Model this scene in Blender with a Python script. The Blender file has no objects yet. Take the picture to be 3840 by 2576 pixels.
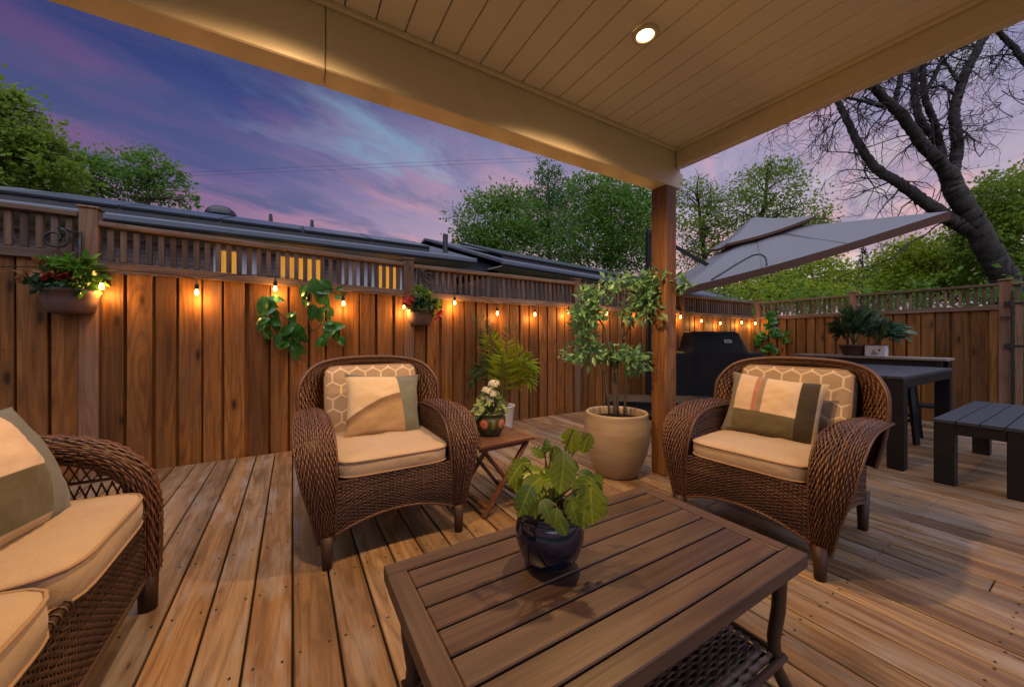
import bpy, math, random
import numpy as np
from mathutils import Vector, Matrix, Euler
R = math.radians
scene = bpy.context.scene
col = scene.collection

# ---------------------------------------------------------------- camera
# photo pixels (3840 x 2576): level camera, focal 1373 px, horizon at row 1268, eye 1.1 m over the deck
F, CX, HY, EYE = 1373.0, 1920.0, 1268.0, 1.10
YAW = math.atan(823.0 / 1373.0)
FWX, FWY = math.sin(YAW), math.cos(YAW)
RTX, RTY = math.cos(YAW), -math.sin(YAW)
cam_data = bpy.data.cameras.new('camera')
cam_data.sensor_fit = 'HORIZONTAL'; cam_data.sensor_width = 36.0
cam_data.lens = 36.0 * F / 3840.0
cam_data.shift_y = -20.0 / 3840.0
cam_data.clip_start = 0.03; cam_data.clip_end = 600
cam = bpy.data.objects.new('camera', cam_data); col.objects.link(cam)
cam.location = (0, 0, EYE); cam.rotation_euler = (R(90), 0, -YAW)
scene.camera = cam

def at_d(sx, sy, d):
    r = (sx - CX) / F * d
    return Vector((r * RTX + d * FWX, r * RTY + d * FWY, EYE - (sy - HY) / F * d))
def at_Y(sx, sy, Y):
    t = (sx - CX) / F
    return at_d(sx, sy, Y / (FWY + t * RTY))
def at_X(sx, sy, X):
    t = (sx - CX) / F
    return at_d(sx, sy, X / (FWX + t * RTX))
def at_Z(sx, sy, z):
    return at_d(sx, sy, F * (EYE - z) / (sy - HY))

# ---------------------------------------------------------------- node helpers
def nd(nt, typ, inp=None, **props):
    n = nt.nodes.new(typ)
    for k, v in props.items(): setattr(n, k, v)
    for k, v in (inp or {}).items():
        s = n.inputs[k]
        if isinstance(v, bpy.types.NodeSocket): nt.links.new(v, s)
        else:
            if hasattr(s.default_value, '__len__') and len(s.default_value) == 4 and len(v) == 3: v = (*v, 1)
            s.default_value = v
    return n
def mth(nt, op, a, b=0.0, c=None, clamp=False):
    n = nt.nodes.new('ShaderNodeMath'); n.operation = op; n.use_clamp = clamp
    for i, v in enumerate((a, b) if c is None else (a, b, c)):
        if isinstance(v, bpy.types.NodeSocket): nt.links.new(v, n.inputs[i])
        else: n.inputs[i].default_value = v
    return n.outputs[0]
def vec(nt, op, a, b=None, scale=None):
    n = nt.nodes.new('ShaderNodeVectorMath'); n.operation = op
    for i, v in enumerate((a, b)):
        if v is None: continue
        if isinstance(v, bpy.types.NodeSocket): nt.links.new(v, n.inputs[i])
        else: n.inputs[i].default_value = v
    if scale is not None:
        if isinstance(scale, bpy.types.NodeSocket): nt.links.new(scale, n.inputs['Scale'])
        else: n.inputs['Scale'].default_value = scale
    return n.outputs['Value'] if op in ('DOT_PRODUCT', 'LENGTH', 'DISTANCE') else n.outputs[0]
def mixc(nt, fac, a, b, mode='MIX'):
    n = nt.nodes.new('ShaderNodeMix'); n.data_type = 'RGBA'; n.blend_type = mode
    for s, v in ((n.inputs[0], fac), (n.inputs[6], a), (n.inputs[7], b)):
        if isinstance(v, bpy.types.NodeSocket): nt.links.new(v, s)
        elif isinstance(v, (int, float)): s.default_value = v
        else: s.default_value = (*v, 1) if len(v) == 3 else v
    return n.outputs[2]
def ramp(nt, fac, stops, interp='LINEAR'):
    n = nt.nodes.new('ShaderNodeValToRGB'); n.color_ramp.interpolation = interp
    els = n.color_ramp.elements
    while len(els) < len(stops): els.new(0.5)
    for e, (p, c) in zip(els, stops):
        e.position = p
        e.color = (c, c, c, 1) if isinstance(c, (int, float)) else ((*c, 1) if len(c) == 3 else c)
    nt.links.new(fac, n.inputs[0])
    return n.outputs[0]
def step(nt, v, lo, hi, a=0.0, b=1.0):
    n = nd(nt, 'ShaderNodeMapRange', {'From Min': lo, 'From Max': hi, 'To Min': a, 'To Max': b}, clamp=True)
    nt.links.new(v, n.inputs['Value'])
    return n.outputs[0]
def noise(nt, v, scale=5.0, detail=3.0, rough=0.55, dist=0.0):
    return nd(nt, 'ShaderNodeTexNoise', {'Vector': v, 'Scale': scale, 'Detail': detail, 'Roughness': rough, 'Distortion': dist}).outputs[0]

# ---------------------------------------------------------------- world: dusk sky
world = bpy.data.worlds.new('World'); scene.world = world; world.use_nodes = True
nt = world.node_tree; nt.nodes.clear()
wo = nt.nodes.new('ShaderNodeOutputWorld'); bg = nt.nodes.new('ShaderNodeBackground')
nt.links.new(bg.outputs[0], wo.inputs[0])
dirv = nd(nt, 'ShaderNodeTexCoord').outputs['Generated']
dirv = vec(nt, 'NORMALIZE', dirv)
sep = nd(nt, 'ShaderNodeSeparateXYZ', {'Vector': dirv})
dz = mth(nt, 'MAXIMUM', sep.outputs[2], 0.0)
sunset = vec(nt, 'DOT_PRODUCT', dirv, (0.93, 0.37, 0.0))            # afterglow lies to the right
cool = ramp(nt, dz, [(0.0, (0.68, 0.39, 0.36)), (0.10, (0.60, 0.32, 0.37)), (0.22, (0.40, 0.215, 0.35)), (0.32, (0.165, 0.130, 0.315)),
                     (0.42, (0.070, 0.086, 0.275)), (0.54, (0.020, 0.050, 0.185)), (1.0, (0.012, 0.032, 0.130))])
glow = ramp(nt, dz, [(0.0, (0.84, 0.52, 0.46)), (0.10, (0.74, 0.58, 0.55)), (0.25, (0.52, 0.44, 0.53)),
                     (0.42, (0.36, 0.33, 0.49)), (0.65, (0.14, 0.16, 0.30)), (1.0, (0.05, 0.07, 0.18))])
base = mixc(nt, step(nt, sunset, 0.25, 1.0), cool, glow)
# streaky cloud deck seen in perspective
inv = mth(nt, 'DIVIDE', 1.0, mth(nt, 'ADD', dz, 0.16))
cp = nd(nt, 'ShaderNodeCombineXYZ', {'X': mth(nt, 'MULTIPLY', sep.outputs[0], inv), 'Y': mth(nt, 'MULTIPLY', sep.outputs[1], inv), 'Z': 0.0}).outputs[0]
cpr = nd(nt, 'ShaderNodeVectorRotate', {'Vector': cp, 'Axis': (0, 0, 1), 'Angle': R(-18)}, rotation_type='AXIS_ANGLE').outputs[0]
cps = vec(nt, 'MULTIPLY', cpr, (0.75, 1.7, 1.0))
warp = vec(nt, 'SCALE', vec(nt, 'SUBTRACT', nd(nt, 'ShaderNodeTexNoise', {'Vector': cps, 'Scale': 2.2, 'Detail': 3.0, 'Roughness': 0.6}).outputs['Color'], (0.5, 0.5, 0.5)), scale=0.45)
cps = vec(nt, 'ADD', cps, warp)
n1 = noise(nt, vec(nt, 'ADD', cps, (5.2, 1.9, 0)), 1.15, 7, 0.62)
n2 = noise(nt, vec(nt, 'ADD', cps, (7.3, 2.1, 0)), 1.5, 7, 0.64)
n3 = noise(nt, vec(nt, 'ADD', cps, (1.3, 9.4, 0)), 1.6, 7, 0.62)
lowfade = step(nt, dz, 0.14, 0.60, 1.0, 0.0)
pinkc = mixc(nt, step(nt, sunset, 0.0, 1.0), (0.37, 0.145, 0.275), (0.88, 0.44, 0.44))
skyc = mixc(nt, mth(nt, 'MULTIPLY', step(nt, n1, 0.44, 0.60), mth(nt, 'MULTIPLY', lowfade, 0.80)), base, pinkc)
slate = mixc(nt, step(nt, sunset, 0.2, 1.0), (0.075, 0.105, 0.26), (0.27, 0.25, 0.39))
skyc = mixc(nt, mth(nt, 'MULTIPLY', step(nt, n3, 0.50, 0.64), mth(nt, 'MULTIPLY', step(nt, dz, 0.08, 0.26), 0.85)), skyc, slate)
palec = mixc(nt, step(nt, sunset, 0.55, 1.0), (0.22, 0.37, 0.53), (0.90, 0.84, 0.72))
palef = mth(nt, 'MULTIPLY', step(nt, n2, 0.54, 0.70), step(nt, sunset, 0.12, 0.55))
skyc = mixc(nt, mth(nt, 'MULTIPLY', palef, 0.80), skyc, palec)
# long thin grey-violet bars low in the sky
bars = noise(nt, nd(nt, 'ShaderNodeCombineXYZ', {'X': mth(nt, 'MULTIPLY', sunset, 2.2), 'Y': mth(nt, 'MULTIPLY', dz, 26.0), 'Z': 0.0}).outputs[0], 1.0, 4, 0.55, 0.3)
barf = mth(nt, 'MULTIPLY', step(nt, bars, 0.49, 0.60), step(nt, dz, 0.05, 0.40, 0.75, 0.0))
skyc = mixc(nt, mth(nt, 'MULTIPLY', barf, step(nt, sunset, 0.3, 0.9, 0.55, 1.0)), skyc, (0.26, 0.22, 0.34))
dim = step(nt, sunset, -0.35, 0.55, 0.62, 1.0)
skyc = vec(nt, 'SCALE', skyc, scale=dim)
nt.links.new(skyc, bg.inputs['Color'])
bg.inputs['Strength'].default_value = 0.43
world.cycles.sampling_method = 'MANUAL'; world.cycles.sample_map_resolution = 512

# ---------------------------------------------------------------- twilight (one weak, very soft sun lamp)
sl = bpy.data.lights.new('sun', 'SUN'); sl.energy = 1.5; sl.angle = R(110); sl.color = (0.84, 0.86, 1.0)
sun = bpy.data.objects.new('sun', sl); col.objects.link(sun)
sun.rotation_euler = Vector((0.15, 0.40, -0.90)).to_track_quat('-Z', 'Y').to_euler()

vs = scene.view_settings
vs.view_transform = 'Standard'; vs.look = 'None'; vs.exposure = 1.25; vs.gamma = 1.0; vs.use_curve_mapping = False
scene.cycles.use_denoising = True
scene.cycles.max_bounces = 6; scene.cycles.diffuse_bounces = 3; scene.cycles.glossy_bounces = 3
scene.cycles.transmission_bounces = 4; scene.cycles.transparent_max_bounces = 6
scene.cycles.sample_clamp_indirect = 4.0
scene.cycles.caustics_reflective = False; scene.cycles.caustics_refractive = False

# ---------------------------------------------------------------- object helpers
def link(o, parent=None):
    col.objects.link(o)
    if parent is not None: o.parent = parent
    return o
def tag(o, label=None, cat=None, group=None, kind=None):
    if label: o['label'] = label
    if cat: o['category'] = cat
    if group: o['group'] = group
    if kind: o['kind'] = kind
    return o
def thing(name, label, cat, loc=(0, 0, 0), rotz=0.0, group=None, kind=None):
    o = bpy.data.objects.new(name, None); link(o)
    o.empty_display_size = 0.1
    o.location = loc; o.rotation_euler = (0, 0, rotz)
    return tag(o, label, cat, group, kind)
def mesh(name, v, f, mat, smooth=False):
    me = bpy.data.meshes.new(name)
    me.from_pydata([tuple(p) for p in v] if not isinstance(v, np.ndarray) else v.tolist(), [], f if isinstance(f, list) else f.tolist())
    if mat: me.materials.append(mat)
    if smooth: me.polygons.foreach_set('use_smooth', [True] * len(me.polygons))
    me.update()
    return me
def obj(name, me, parent=None, loc=(0, 0, 0), rot=(0, 0, 0)):
    o = bpy.data.objects.new(name, me); link(o, parent)
    o.location = loc; o.rotation_euler = rot
    return o
def copy_tree(o, parent=None):
    c = o.copy(); link(c); c.parent = parent
    for ch in list(o.children): copy_tree(ch, c)
    return c

class MB:
    """collects shapes for ONE mesh"""
    def __init__(s): s.v, s.f, s.t = [], [], []
    def add(s, v, f, tint=None):
        b = len(s.v); s.v += [tuple(p) for p in v]
        s.f += [tuple(i + b for i in q) for q in f]
        s.t += [tint if tint is not None else 0.5] * len(v)
        return s
    def box(s, c, size, rot=None, b=0.0, tint=None):
        v, f = chamfer(*size, b)
        M = Matrix.Translation(c) @ ((Euler(rot).to_matrix() if not isinstance(rot, Matrix) else rot).to_4x4() if rot is not None else Matrix())
        return s.add([M @ Vector(p) for p in v], f, tint)
    def bar(s, a, b, w, h, up=(0, 0, 1), bev=0.0):
        a, b = Vector(a), Vector(b); z = (b - a); L = z.length; z.normalize()
        u = Vector(up); x = u.cross(z)
        if x.length < 1e-4: x = Vector((1, 0, 0)).cross(z)
        x.normalize(); y = z.cross(x)
        m = Matrix((x, y, z)).transposed()
        return s.box((a + b) / 2, (w, h, L), m, bev)
    def tube(s, pts, rad, seg=8, cap=True, tint=None):
        pts = [Vector(p) for p in pts]; n = len(pts)
        if not hasattr(rad, '__len__'): rad = [rad] * n
        ref = None; vs, fs = [], []
        for i, p in enumerate(pts):
            t = (pts[min(i + 1, n - 1)] - pts[max(i - 1, 0)])
            if t.length < 1e-9: t = Vector((0, 0, 1))
            t.normalize()
            if ref is None:
                ref = t.orthogonal().normalized()
            else:
                ref = ref - t * ref.dot(t)
                if ref.length < 1e-6: ref = t.orthogonal()
                ref.normalize()
            bn = t.cross(ref)
            for k in range(seg):
                a = 2 * math.pi * k / seg
                vs.append(p + (ref * math.cos(a) + bn * math.sin(a)) * rad[i])
        for i in range(n - 1):
            for k in range(seg):
                a, b = i * seg + k, i * seg + (k + 1) % seg
                fs.append((a, b, b + seg, a + seg))
        if cap:
            fs.append(tuple(range(seg - 1, -1, -1))); fs.append(tuple(range((n - 1) * seg, n * seg)))
        return s.add(vs, fs, tint)
    def lathe(s, prof, seg=32, c=(0, 0, 0), sy=1.0, arc=None):
        vs, fs = [], []; n = len(prof)
        a0, a1 = arc or (0, 2 * math.pi); full = arc is None
        m = seg if full else seg + 1
        for r, z in prof:
            for k in range(m):
                a = a0 + (a1 - a0) * k / seg
                vs.append((c[0] + r * math.cos(a), c[1] + r * math.sin(a) * sy, c[2] + z))
        for i in range(n - 1):
            for k in range(seg):
                k2 = (k + 1) % m
                fs.append((i * m + k, i * m + k2, (i + 1) * m + k2, (i + 1) * m + k))
        return s.add(vs, fs)
    def grid(s, P, nu, nv, flip=False):
        vs = [P(i / nu, j / nv) for j in range(nv + 1) for i in range(nu + 1)]
        fs = []
        for j in range(nv):
            for i in range(nu):
                a = j * (nu + 1) + i
                q = (a, a + 1, a + nu + 2, a + nu + 1)
                fs.append(q[::-1] if flip else q)
        return s.add(vs, fs)
    def build(s, name, mat, parent=None, smooth=False, loc=(0, 0, 0), rot=(0, 0, 0), tint=False):
        me = mesh(name, s.v, s.f, mat, smooth)
        if tint: set_tint(me, s.t)
        return obj(name, me, parent, loc, rot)

def set_tint(me, t):
    a = me.attributes.new('tint', 'FLOAT', 'POINT'); a.data.foreach_set('value', np.asarray(t, dtype=np.float32))

def chamfer(sx, sy, sz, b=0.0):
    x, y, z = sx / 2, sy / 2, sz / 2
    if b <= 0:
        v = [(-x, -y, -z), (x, -y, -z), (x, y, -z), (-x, y, -z), (-x, -y, z), (x, -y, z), (x, y, z), (-x, y, z)]
        return v, [(0, 3, 2, 1), (4, 5, 6, 7), (0, 1, 5, 4), (1, 2, 6, 5), (2, 3, 7, 6), (3, 0, 4, 7)]
    b = min(b, x * .9, y * .9, z * .9)
    v, idx = [], {}
    for sxx in (-1, 1):
        for syy in (-1, 1):
            for szz in (-1, 1):
                for ax in range(3):
                    p = [sxx * (x - b), syy * (y - b), szz * (z - b)]
                    p[ax] = (sxx * x, syy * y, szz * z)[ax]
                    idx[(sxx, syy, szz, ax)] = len(v); v.append(tuple(p))
    f = []
    def q(*k): f.append(tuple(idx[i] for i in k))
    for s_ in (-1, 1):
        o = [(-1, -1), (1, -1), (1, 1), (-1, 1)]
        for ax in range(3):
            ks = []
            for (a, c) in o:
                t = [0, 0, 0]; t[ax] = s_; t[(ax + 1) % 3] = a; t[(ax + 2) % 3] = c
                ks.append((*t, ax))
            q(*(ks if s_ > 0 else ks[::-1]))
    for ax in range(3):                                   # edges along axis ax
        a1, a2 = (ax + 1) % 3, (ax + 2) % 3
        for p in (-1, 1):
            for r in (-1, 1):
                ks = []
                for e, A in ((-1, a1), (-1, a2), (1, a2), (1, a1)):
                    t = [0, 0, 0]; t[ax] = e; t[a1] = p; t[a2] = r
                    ks.append((*t, A))
                q(*(ks if p * r > 0 else ks[::-1]))
    for sxx in (-1, 1):
        for syy in (-1, 1):
            for szz in (-1, 1):
                ks = [(sxx, syy, szz, a) for a in range(3)]
                q(*(ks if sxx * syy * szz > 0 else ks[::-1]))
    return v, f
def boxmesh(name, size, mat, b=0.0):
    v, f = chamfer(*size, b); return mesh(name, v, f, mat)
# ---------------------------------------------------------------- materials
def new_mat(name, rough=0.6, spec=0.4):
    m = bpy.data.materials.new(name); m.use_nodes = True
    nt = m.node_tree; b = nt.nodes['Principled BSDF']
    b.inputs['Roughness'].default_value = rough
    b.inputs['Specular IOR Level'].default_value = spec
    return m, nt, b
def bumped(nt, b, h, strength=0.3, dist=0.01):
    n = nd(nt, 'ShaderNodeBump', {'Height': h, 'Strength': strength, 'Distance': dist})
    nt.links.new(n.outputs[0], b.inputs['Normal'])
def objvec(nt, amount=1.0):
    tc = nd(nt, 'ShaderNodeTexCoord').outputs['Object']
    rnd = nd(nt, 'ShaderNodeObjectInfo').outputs['Random']
    off = vec(nt, 'SCALE', (17.3, 31.7, 23.9), scale=rnd)
    return vec(nt, 'ADD', tc, off), rnd

def wood(name, dark, light, grey, axis, rough=0.65, greyamt=0.5, knots=1.0, across=16.0, vary=0.35, spec=0.3, bump=0.25, stain=0.0, greylo=0.45, cathf=70.0):
    m, nt, b = new_mat(name, rough, spec)
    v, rnd = objvec(nt)
    def stretched(al, ac):
        s = [ac, ac, ac]; s[axis] = al
        return vec(nt, 'MULTIPLY', v, tuple(s))
    fig = noise(nt, stretched(0.9, across), 1.0, 3, 0.62, 0.6)
    fibre = noise(nt, stretched(4.0, across * 9), 1.0, 1, 0.6)
    blotch = noise(nt, stretched(1.6, 5.0), 1.0, 2, 0.6, 0.3)
    c = mixc(nt, step(nt, fig, 0.30, 0.72), dark, light)
    cn = noise(nt, stretched(0.55, across * 0.42), 1.0, 1, 0.5, 0.15)
    cath = mth(nt, 'SINE', mth(nt, 'MULTIPLY', cn, cathf))
    c = mixc(nt, step(nt, cath, 0.25, 0.95, 0.0, 0.42), c, tuple(x * 0.62 for x in dark))
    c = mixc(nt, mth(nt, 'MULTIPLY', step(nt, blotch, greylo, greylo + 0.25), greyamt), c, grey)
    vor = nd(nt, 'ShaderNodeTexVoronoi', {'Vector': stretched(2.3, 6.5), 'Scale': 1.0, 'Randomness': 1.0})
    kn = step(nt, vor.outputs['Distance'], 0.06, 0.15, 1.0, 0.0)
    halo = step(nt, vor.outputs['Distance'], 0.10, 0.34, 1.0, 0.0)
    gate = step(nt, nd(nt, 'ShaderNodeSeparateColor', {'Color': vor.outputs['Color']}).outputs[0], 0.38, 0.39)
    kn = mth(nt, 'MULTIPLY', mth(nt, 'MULTIPLY', kn, gate), 0.8 * knots, clamp=True)
    halo = mth(nt, 'MULTIPLY', mth(nt, 'MULTIPLY', halo, gate), 0.35 * knots, clamp=True)
    c = mixc(nt, halo, c, tuple(x * 0.6 for x in dark))
    c = mixc(nt, kn, c, tuple(x * 0.22 for x in dark))
    c = mixc(nt, step(nt, fibre, 0.35, 0.75, 0.0, 0.38), c, tuple(x * 0.45 for x in dark))
    if stain > 0:
        st = noise(nt, stretched(0.35, 2.2), 1.0, 2, 0.65, 0.5)
        c = mixc(nt, step(nt, st, 0.55, 0.70, 0.0, stain), c, tuple(x * 0.30 for x in dark))
    val = step(nt, rnd, 0, 1, 1 - vary, 1 + vary)
    c = mixc(nt, 1.0, c, nd(nt, 'ShaderNodeCombineColor', {'Red': val, 'Green': val, 'Blue': val}).outputs[0], 'MULTIPLY')
    nt.links.new(c, b.inputs['Base Color'])
    nt.links.new(step(nt, blotch, 0.3, 0.7, rough - 0.12, min(1, rough + 0.12)), b.inputs['Roughness'])
    bumped(nt, b, mth(nt, 'ADD', mth(nt, 'MULTIPLY', fibre, 0.5), fig), bump, 0.004)
    return m
def plain(name, colr, rough=0.5, spec=0.4, metal=0.0, var=0.12, scale=9.0, bump=0.0, coat=0.0):
    m, nt, b = new_mat(name, rough, spec)
    v, rnd = objvec(nt)
    n = noise(nt, v, scale, 5, 0.6)
    c = mixc(nt, n, tuple(max(0, x * (1 - var)) for x in colr), tuple(min(1, x * (1 + var)) for x in colr))
    nt.links.new(c, b.inputs['Base Color'])
    nt.links.new(step(nt, n, 0.3, 0.7, max(0.05, rough - 0.08), min(1, rough + 0.08)), b.inputs['Roughness'])
    b.inputs['Metallic'].default_value = metal
    b.inputs['Coat Weight'].default_value = coat
    if bump: bumped(nt, b, noise(nt, v, scale * 14, 3, 0.6), bump, 0.002)
    return m
def leafmat(name, a, bcol, trans=0.35, rough=0.45, spec=0.35, vein=False):
    m, nt, b = new_mat(name, rough, spec)
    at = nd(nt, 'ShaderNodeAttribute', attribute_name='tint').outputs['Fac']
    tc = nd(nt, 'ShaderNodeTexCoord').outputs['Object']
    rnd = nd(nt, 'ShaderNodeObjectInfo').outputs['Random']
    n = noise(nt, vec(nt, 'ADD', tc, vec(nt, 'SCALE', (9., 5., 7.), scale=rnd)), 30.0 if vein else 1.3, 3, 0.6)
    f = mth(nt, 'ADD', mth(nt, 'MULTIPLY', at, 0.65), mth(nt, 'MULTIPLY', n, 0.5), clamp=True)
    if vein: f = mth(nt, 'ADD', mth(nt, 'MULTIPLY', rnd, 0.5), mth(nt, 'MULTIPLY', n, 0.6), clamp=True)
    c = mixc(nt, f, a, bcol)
    if vein:
        s = nd(nt, 'ShaderNodeSeparateXYZ', {'Vector': tc})
        ax = mth(nt, 'ABSOLUTE', s.outputs[0])
        mid = step(nt, ax, 0.0, 0.004, 0.55, 0.0)
        side = mth(nt, 'SINE', mth(nt, 'MULTIPLY', mth(nt, 'ADD', s.outputs[1], mth(nt, 'MULTIPLY', ax, -0.8)), 330.0))
        c = mixc(nt, mth(nt, 'MAXIMUM', mid, step(nt, side, 0.75, 1.0, 0.0, 0.28)), c, tuple(min(1, x * 1.9 + 0.02) for x in bcol))
    nt.links.new(c, b.inputs['Base Color'])
    if trans > 0:
        tr = nd(nt, 'ShaderNodeBsdfTranslucent', {'Color': c})
        mx = nd(nt, 'ShaderNodeMixShader', {0: trans})
        nt.links.new(b.outputs[0], mx.inputs[1]); nt.links.new(tr.outputs[0], mx.inputs[2])
        nt.links.new(mx.outputs[0], nt.nodes['Material Output'].inputs[0])
    return m
def emit(name, colr, strength):
    m, nt, b = new_mat(name, 0.4)
    b.inputs['Base Color'].default_value = (*[min(1, c) for c in colr], 1)
    b.inputs['Emission Color'].default_value = (*colr, 1); b.inputs['Emission Strength'].default_value = strength
    return m

MT = {}
MT['deck'] = wood('deck_timber', (0.115, 0.064, 0.030), (0.320, 0.200, 0.100), (0.27, 0.215, 0.180), 1, 0.40, 0.62, 1.4, 13, 0.26, 0.5, 0.45, 0.35, greylo=0.42, cathf=60.0)
def _deck():
    m, nt, b = new_mat('deck_timber', 0.42, 0.5)
    v, rnd = objvec(nt)
    rnd2 = mth(nt, 'FRACT', mth(nt, 'MULTIPLY', rnd, 17.31))
    def st(al, ac): return vec(nt, 'MULTIPLY', v, (ac, al, ac))
    fig = noise(nt, st(0.7, 20), 1.0, 3, 0.65, 0.2)
    cn = noise(nt, st(0.45, 6.0), 1.0, 2, 0.5, 0.1)
    cath = mth(nt, 'SINE', mth(nt, 'MULTIPLY', cn, 75.0))
    fibre = noise(nt, st(5.0, 170), 1.0, 1, 0.6)
    wear = noise(nt, st(2.2, 9.0), 1.0, 4, 0.68)
    bc = ramp(nt, rnd2, [(0.0, (0.370, 0.220, 0.100)), (0.25, (0.270, 0.148, 0.064)), (0.5, (0.370, 0.245, 0.135)), (0.75, (0.300, 0.205, 0.130)), (1.0, (0.410, 0.260, 0.120))])
    c = mixc(nt, step(nt, fig, 0.34, 0.66, 0.0, 0.75), bc, mixc(nt, 1.0, bc, (0.42, 0.36, 0.32), 'MULTIPLY'))
    c = mixc(nt, step(nt, cath, 0.45, 0.98, 0.0, 0.40), c, (0.095, 0.048, 0.022))
    c = mixc(nt, step(nt, wear, 0.51, 0.68, 0.0, 0.65), c, (0.315, 0.275, 0.25))
    c = mixc(nt, step(nt, wear, 0.44, 0.30, 0.0, 0.60), c, (0.115, 0.070, 0.042))
    for sc, lo, hi, g in (((2.1, 7.0), 0.035, 0.10, 0.50), ((3.3, 12.0), 0.03, 0.09, 0.66)):
        vor = nd(nt, 'ShaderNodeTexVoronoi', {'Vector': st(*sc), 'Scale': 1.0, 'Randomness': 1.0})
        gate = step(nt, nd(nt, 'ShaderNodeSeparateColor', {'Color': vor.outputs['Color']}).outputs[0], g, g + .01)
        c = mixc(nt, mth(nt, 'MULTIPLY', step(nt, vor.outputs['Distance'], hi, hi * 3.0, 0.45, 0.0), gate), c, (0.15, 0.066, 0.026))
        c = mixc(nt, mth(nt, 'MULTIPLY', step(nt, vor.outputs['Distance'], lo, hi, 0.92, 0.0), gate), c, (0.035, 0.018, 0.010))
    c = mixc(nt, step(nt, fibre, 0.45, 0.75, 0.0, 0.40), c, mixc(nt, 1.0, c, (0.45, 0.42, 0.4), 'MULTIPLY'))
    val = step(nt, rnd, 0, 1, 0.66, 1.08)
    c = vec(nt, 'SCALE', c, scale=val)
    nt.links.new(c, b.inputs['Base Color'])
    nt.links.new(step(nt, wear, 0.3, 0.7, 0.34, 0.62), b.inputs['Roughness'])
    bumped(nt, b, mth(nt, 'ADD', mth(nt, 'MULTIPLY', fibre, 0.5), mth(nt, 'ADD', fig, mth(nt, 'MULTIPLY', wear, 0.6))), 0.45, 0.004)
    return m
MT['deck'] = _deck()
MT['fence'] = wood('cedar_board', (0.118, 0.042, 0.008), (0.315, 0.132, 0.030), (0.20, 0.102, 0.043), 2, 0.60, 0.5, 1.25, 15, 0.36, 0.28, 0.3, 0.45)
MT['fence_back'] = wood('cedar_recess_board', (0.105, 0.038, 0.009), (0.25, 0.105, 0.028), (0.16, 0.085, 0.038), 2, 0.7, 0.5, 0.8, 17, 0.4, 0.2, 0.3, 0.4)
MT['slat'] = wood('weathered_slat', (0.105, 0.058, 0.036), (0.215, 0.125, 0.078), (0.16, 0.125, 0.105), 2, 0.7, 0.7, 0.5, 30, 0.35, 0.25, 0.3, 0.5)
MT['rail'] = wood('weathered_rail', (0.12, 0.066, 0.040), (0.25, 0.15, 0.096), (0.20, 0.155, 0.125), 0, 0.7, 0.7, 0.6, 24, 0.25, 0.25, 0.3)
MT['rail_y'] = wood('weathered_rail_side', (0.12, 0.066, 0.040), (0.25, 0.15, 0.096), (0.20, 0.155, 0.125), 1, 0.7, 0.7, 0.6, 24, 0.25, 0.25, 0.3)
MT['post'] = wood('cedar_post', (0.115, 0.050, 0.020), (0.28, 0.135, 0.056), (0.20, 0.115, 0.065), 2, 0.6, 0.45, 1.6, 12, 0.1, 0.3, 0.3, 0.35)
MT['fencepost'] = wood('fence_post', (0.15, 0.075, 0.042), (0.29, 0.155, 0.09), (0.21, 0.145, 0.11), 2, 0.68, 0.6, 0.8, 14, 0.2, 0.25, 0.3)
MT['table'] = wood('table_slat', (0.044, 0.025, 0.018), (0.092, 0.056, 0.041), (0.092, 0.072, 0.070), 0, 0.42, 0.40, 0.0, 20, 0.10, 0.45, 0.12)
MT['table_y'] = wood('table_end_board', (0.044, 0.025, 0.018), (0.092, 0.056, 0.041), (0.092, 0.072, 0.070), 1, 0.42, 0.40, 0.0, 20, 0.08, 0.45, 0.12)
MT['redwood'] = wood('acacia', (0.075, 0.028, 0.015), (0.150, 0.060, 0.032), (0.13, 0.08, 0.06), 0, 0.5, 0.3, 0.2, 22, 0.2, 0.35, 0.2)
MT['greywood'] = wood('grey_shelf_board', (0.22, 0.17, 0.15), (0.34, 0.28, 0.25), (0.30, 0.27, 0.26), 1, 0.6, 0.5, 0.2, 18, 0.1, 0.3, 0.2)
MT['bark'] = wood('bark', (0.030, 0.026, 0.026), (0.085, 0.075, 0.072), (0.10, 0.095, 0.09), 2, 0.85, 0.4, 0.0, 9, 0.1, 0.15, 0.7)
MT['bark_l'] = wood('young_bark', (0.07, 0.05, 0.035), (0.15, 0.115, 0.085), (0.17, 0.15, 0.13), 2, 0.8, 0.4, 0.0, 20, 0.1, 0.15, 0.5)
MT['soffit'] = plain('cream_soffit', (0.87, 0.83, 0.75), 0.5, 0.3, var=0.04, scale=2.0)
MT['beam'] = plain('cream_aluminium', (0.78, 0.70, 0.55), 0.30, 0.5, var=0.05, scale=3.0)
MT['black_iron'] = plain('black_iron', (0.012, 0.012, 0.014), 0.45, 0.5)
MT['black_paint'] = plain('black_painted_aluminium', (0.0075, 0.0075, 0.0095), 0.5, 0.3, var=0.2, scale=30)
MT['slate_slat'] = plain('slate_grey_slat', (0.034, 0.041, 0.060), 0.42, 0.45, var=0.16, scale=24)
MT['cover'] = plain('black_vinyl_cover', (0.006, 0.006, 0.008), 0.6, 0.25, var=0.3, scale=5)
MT['bronze'] = plain('bronze_leg', (0.055, 0.034, 0.020), 0.4, 0.5, 0.3)
MT['soil'] = plain('soil', (0.020, 0.012, 0.008), 0.95, 0.1, var=0.5, scale=60, bump=0.8)
MT['white_pot'] = plain('white_plastic', (0.62, 0.62, 0.66), 0.45, 0.4)
MT['blue_pot'] = plain('navy_glaze', (0.004, 0.008, 0.022), 0.14, 0.6, var=0.5, scale=6, coat=0.6)
MT['mauve_pot'] = plain('taupe_plastic', (0.15, 0.095, 0.085), 0.5, 0.35, var=0.06)
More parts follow.
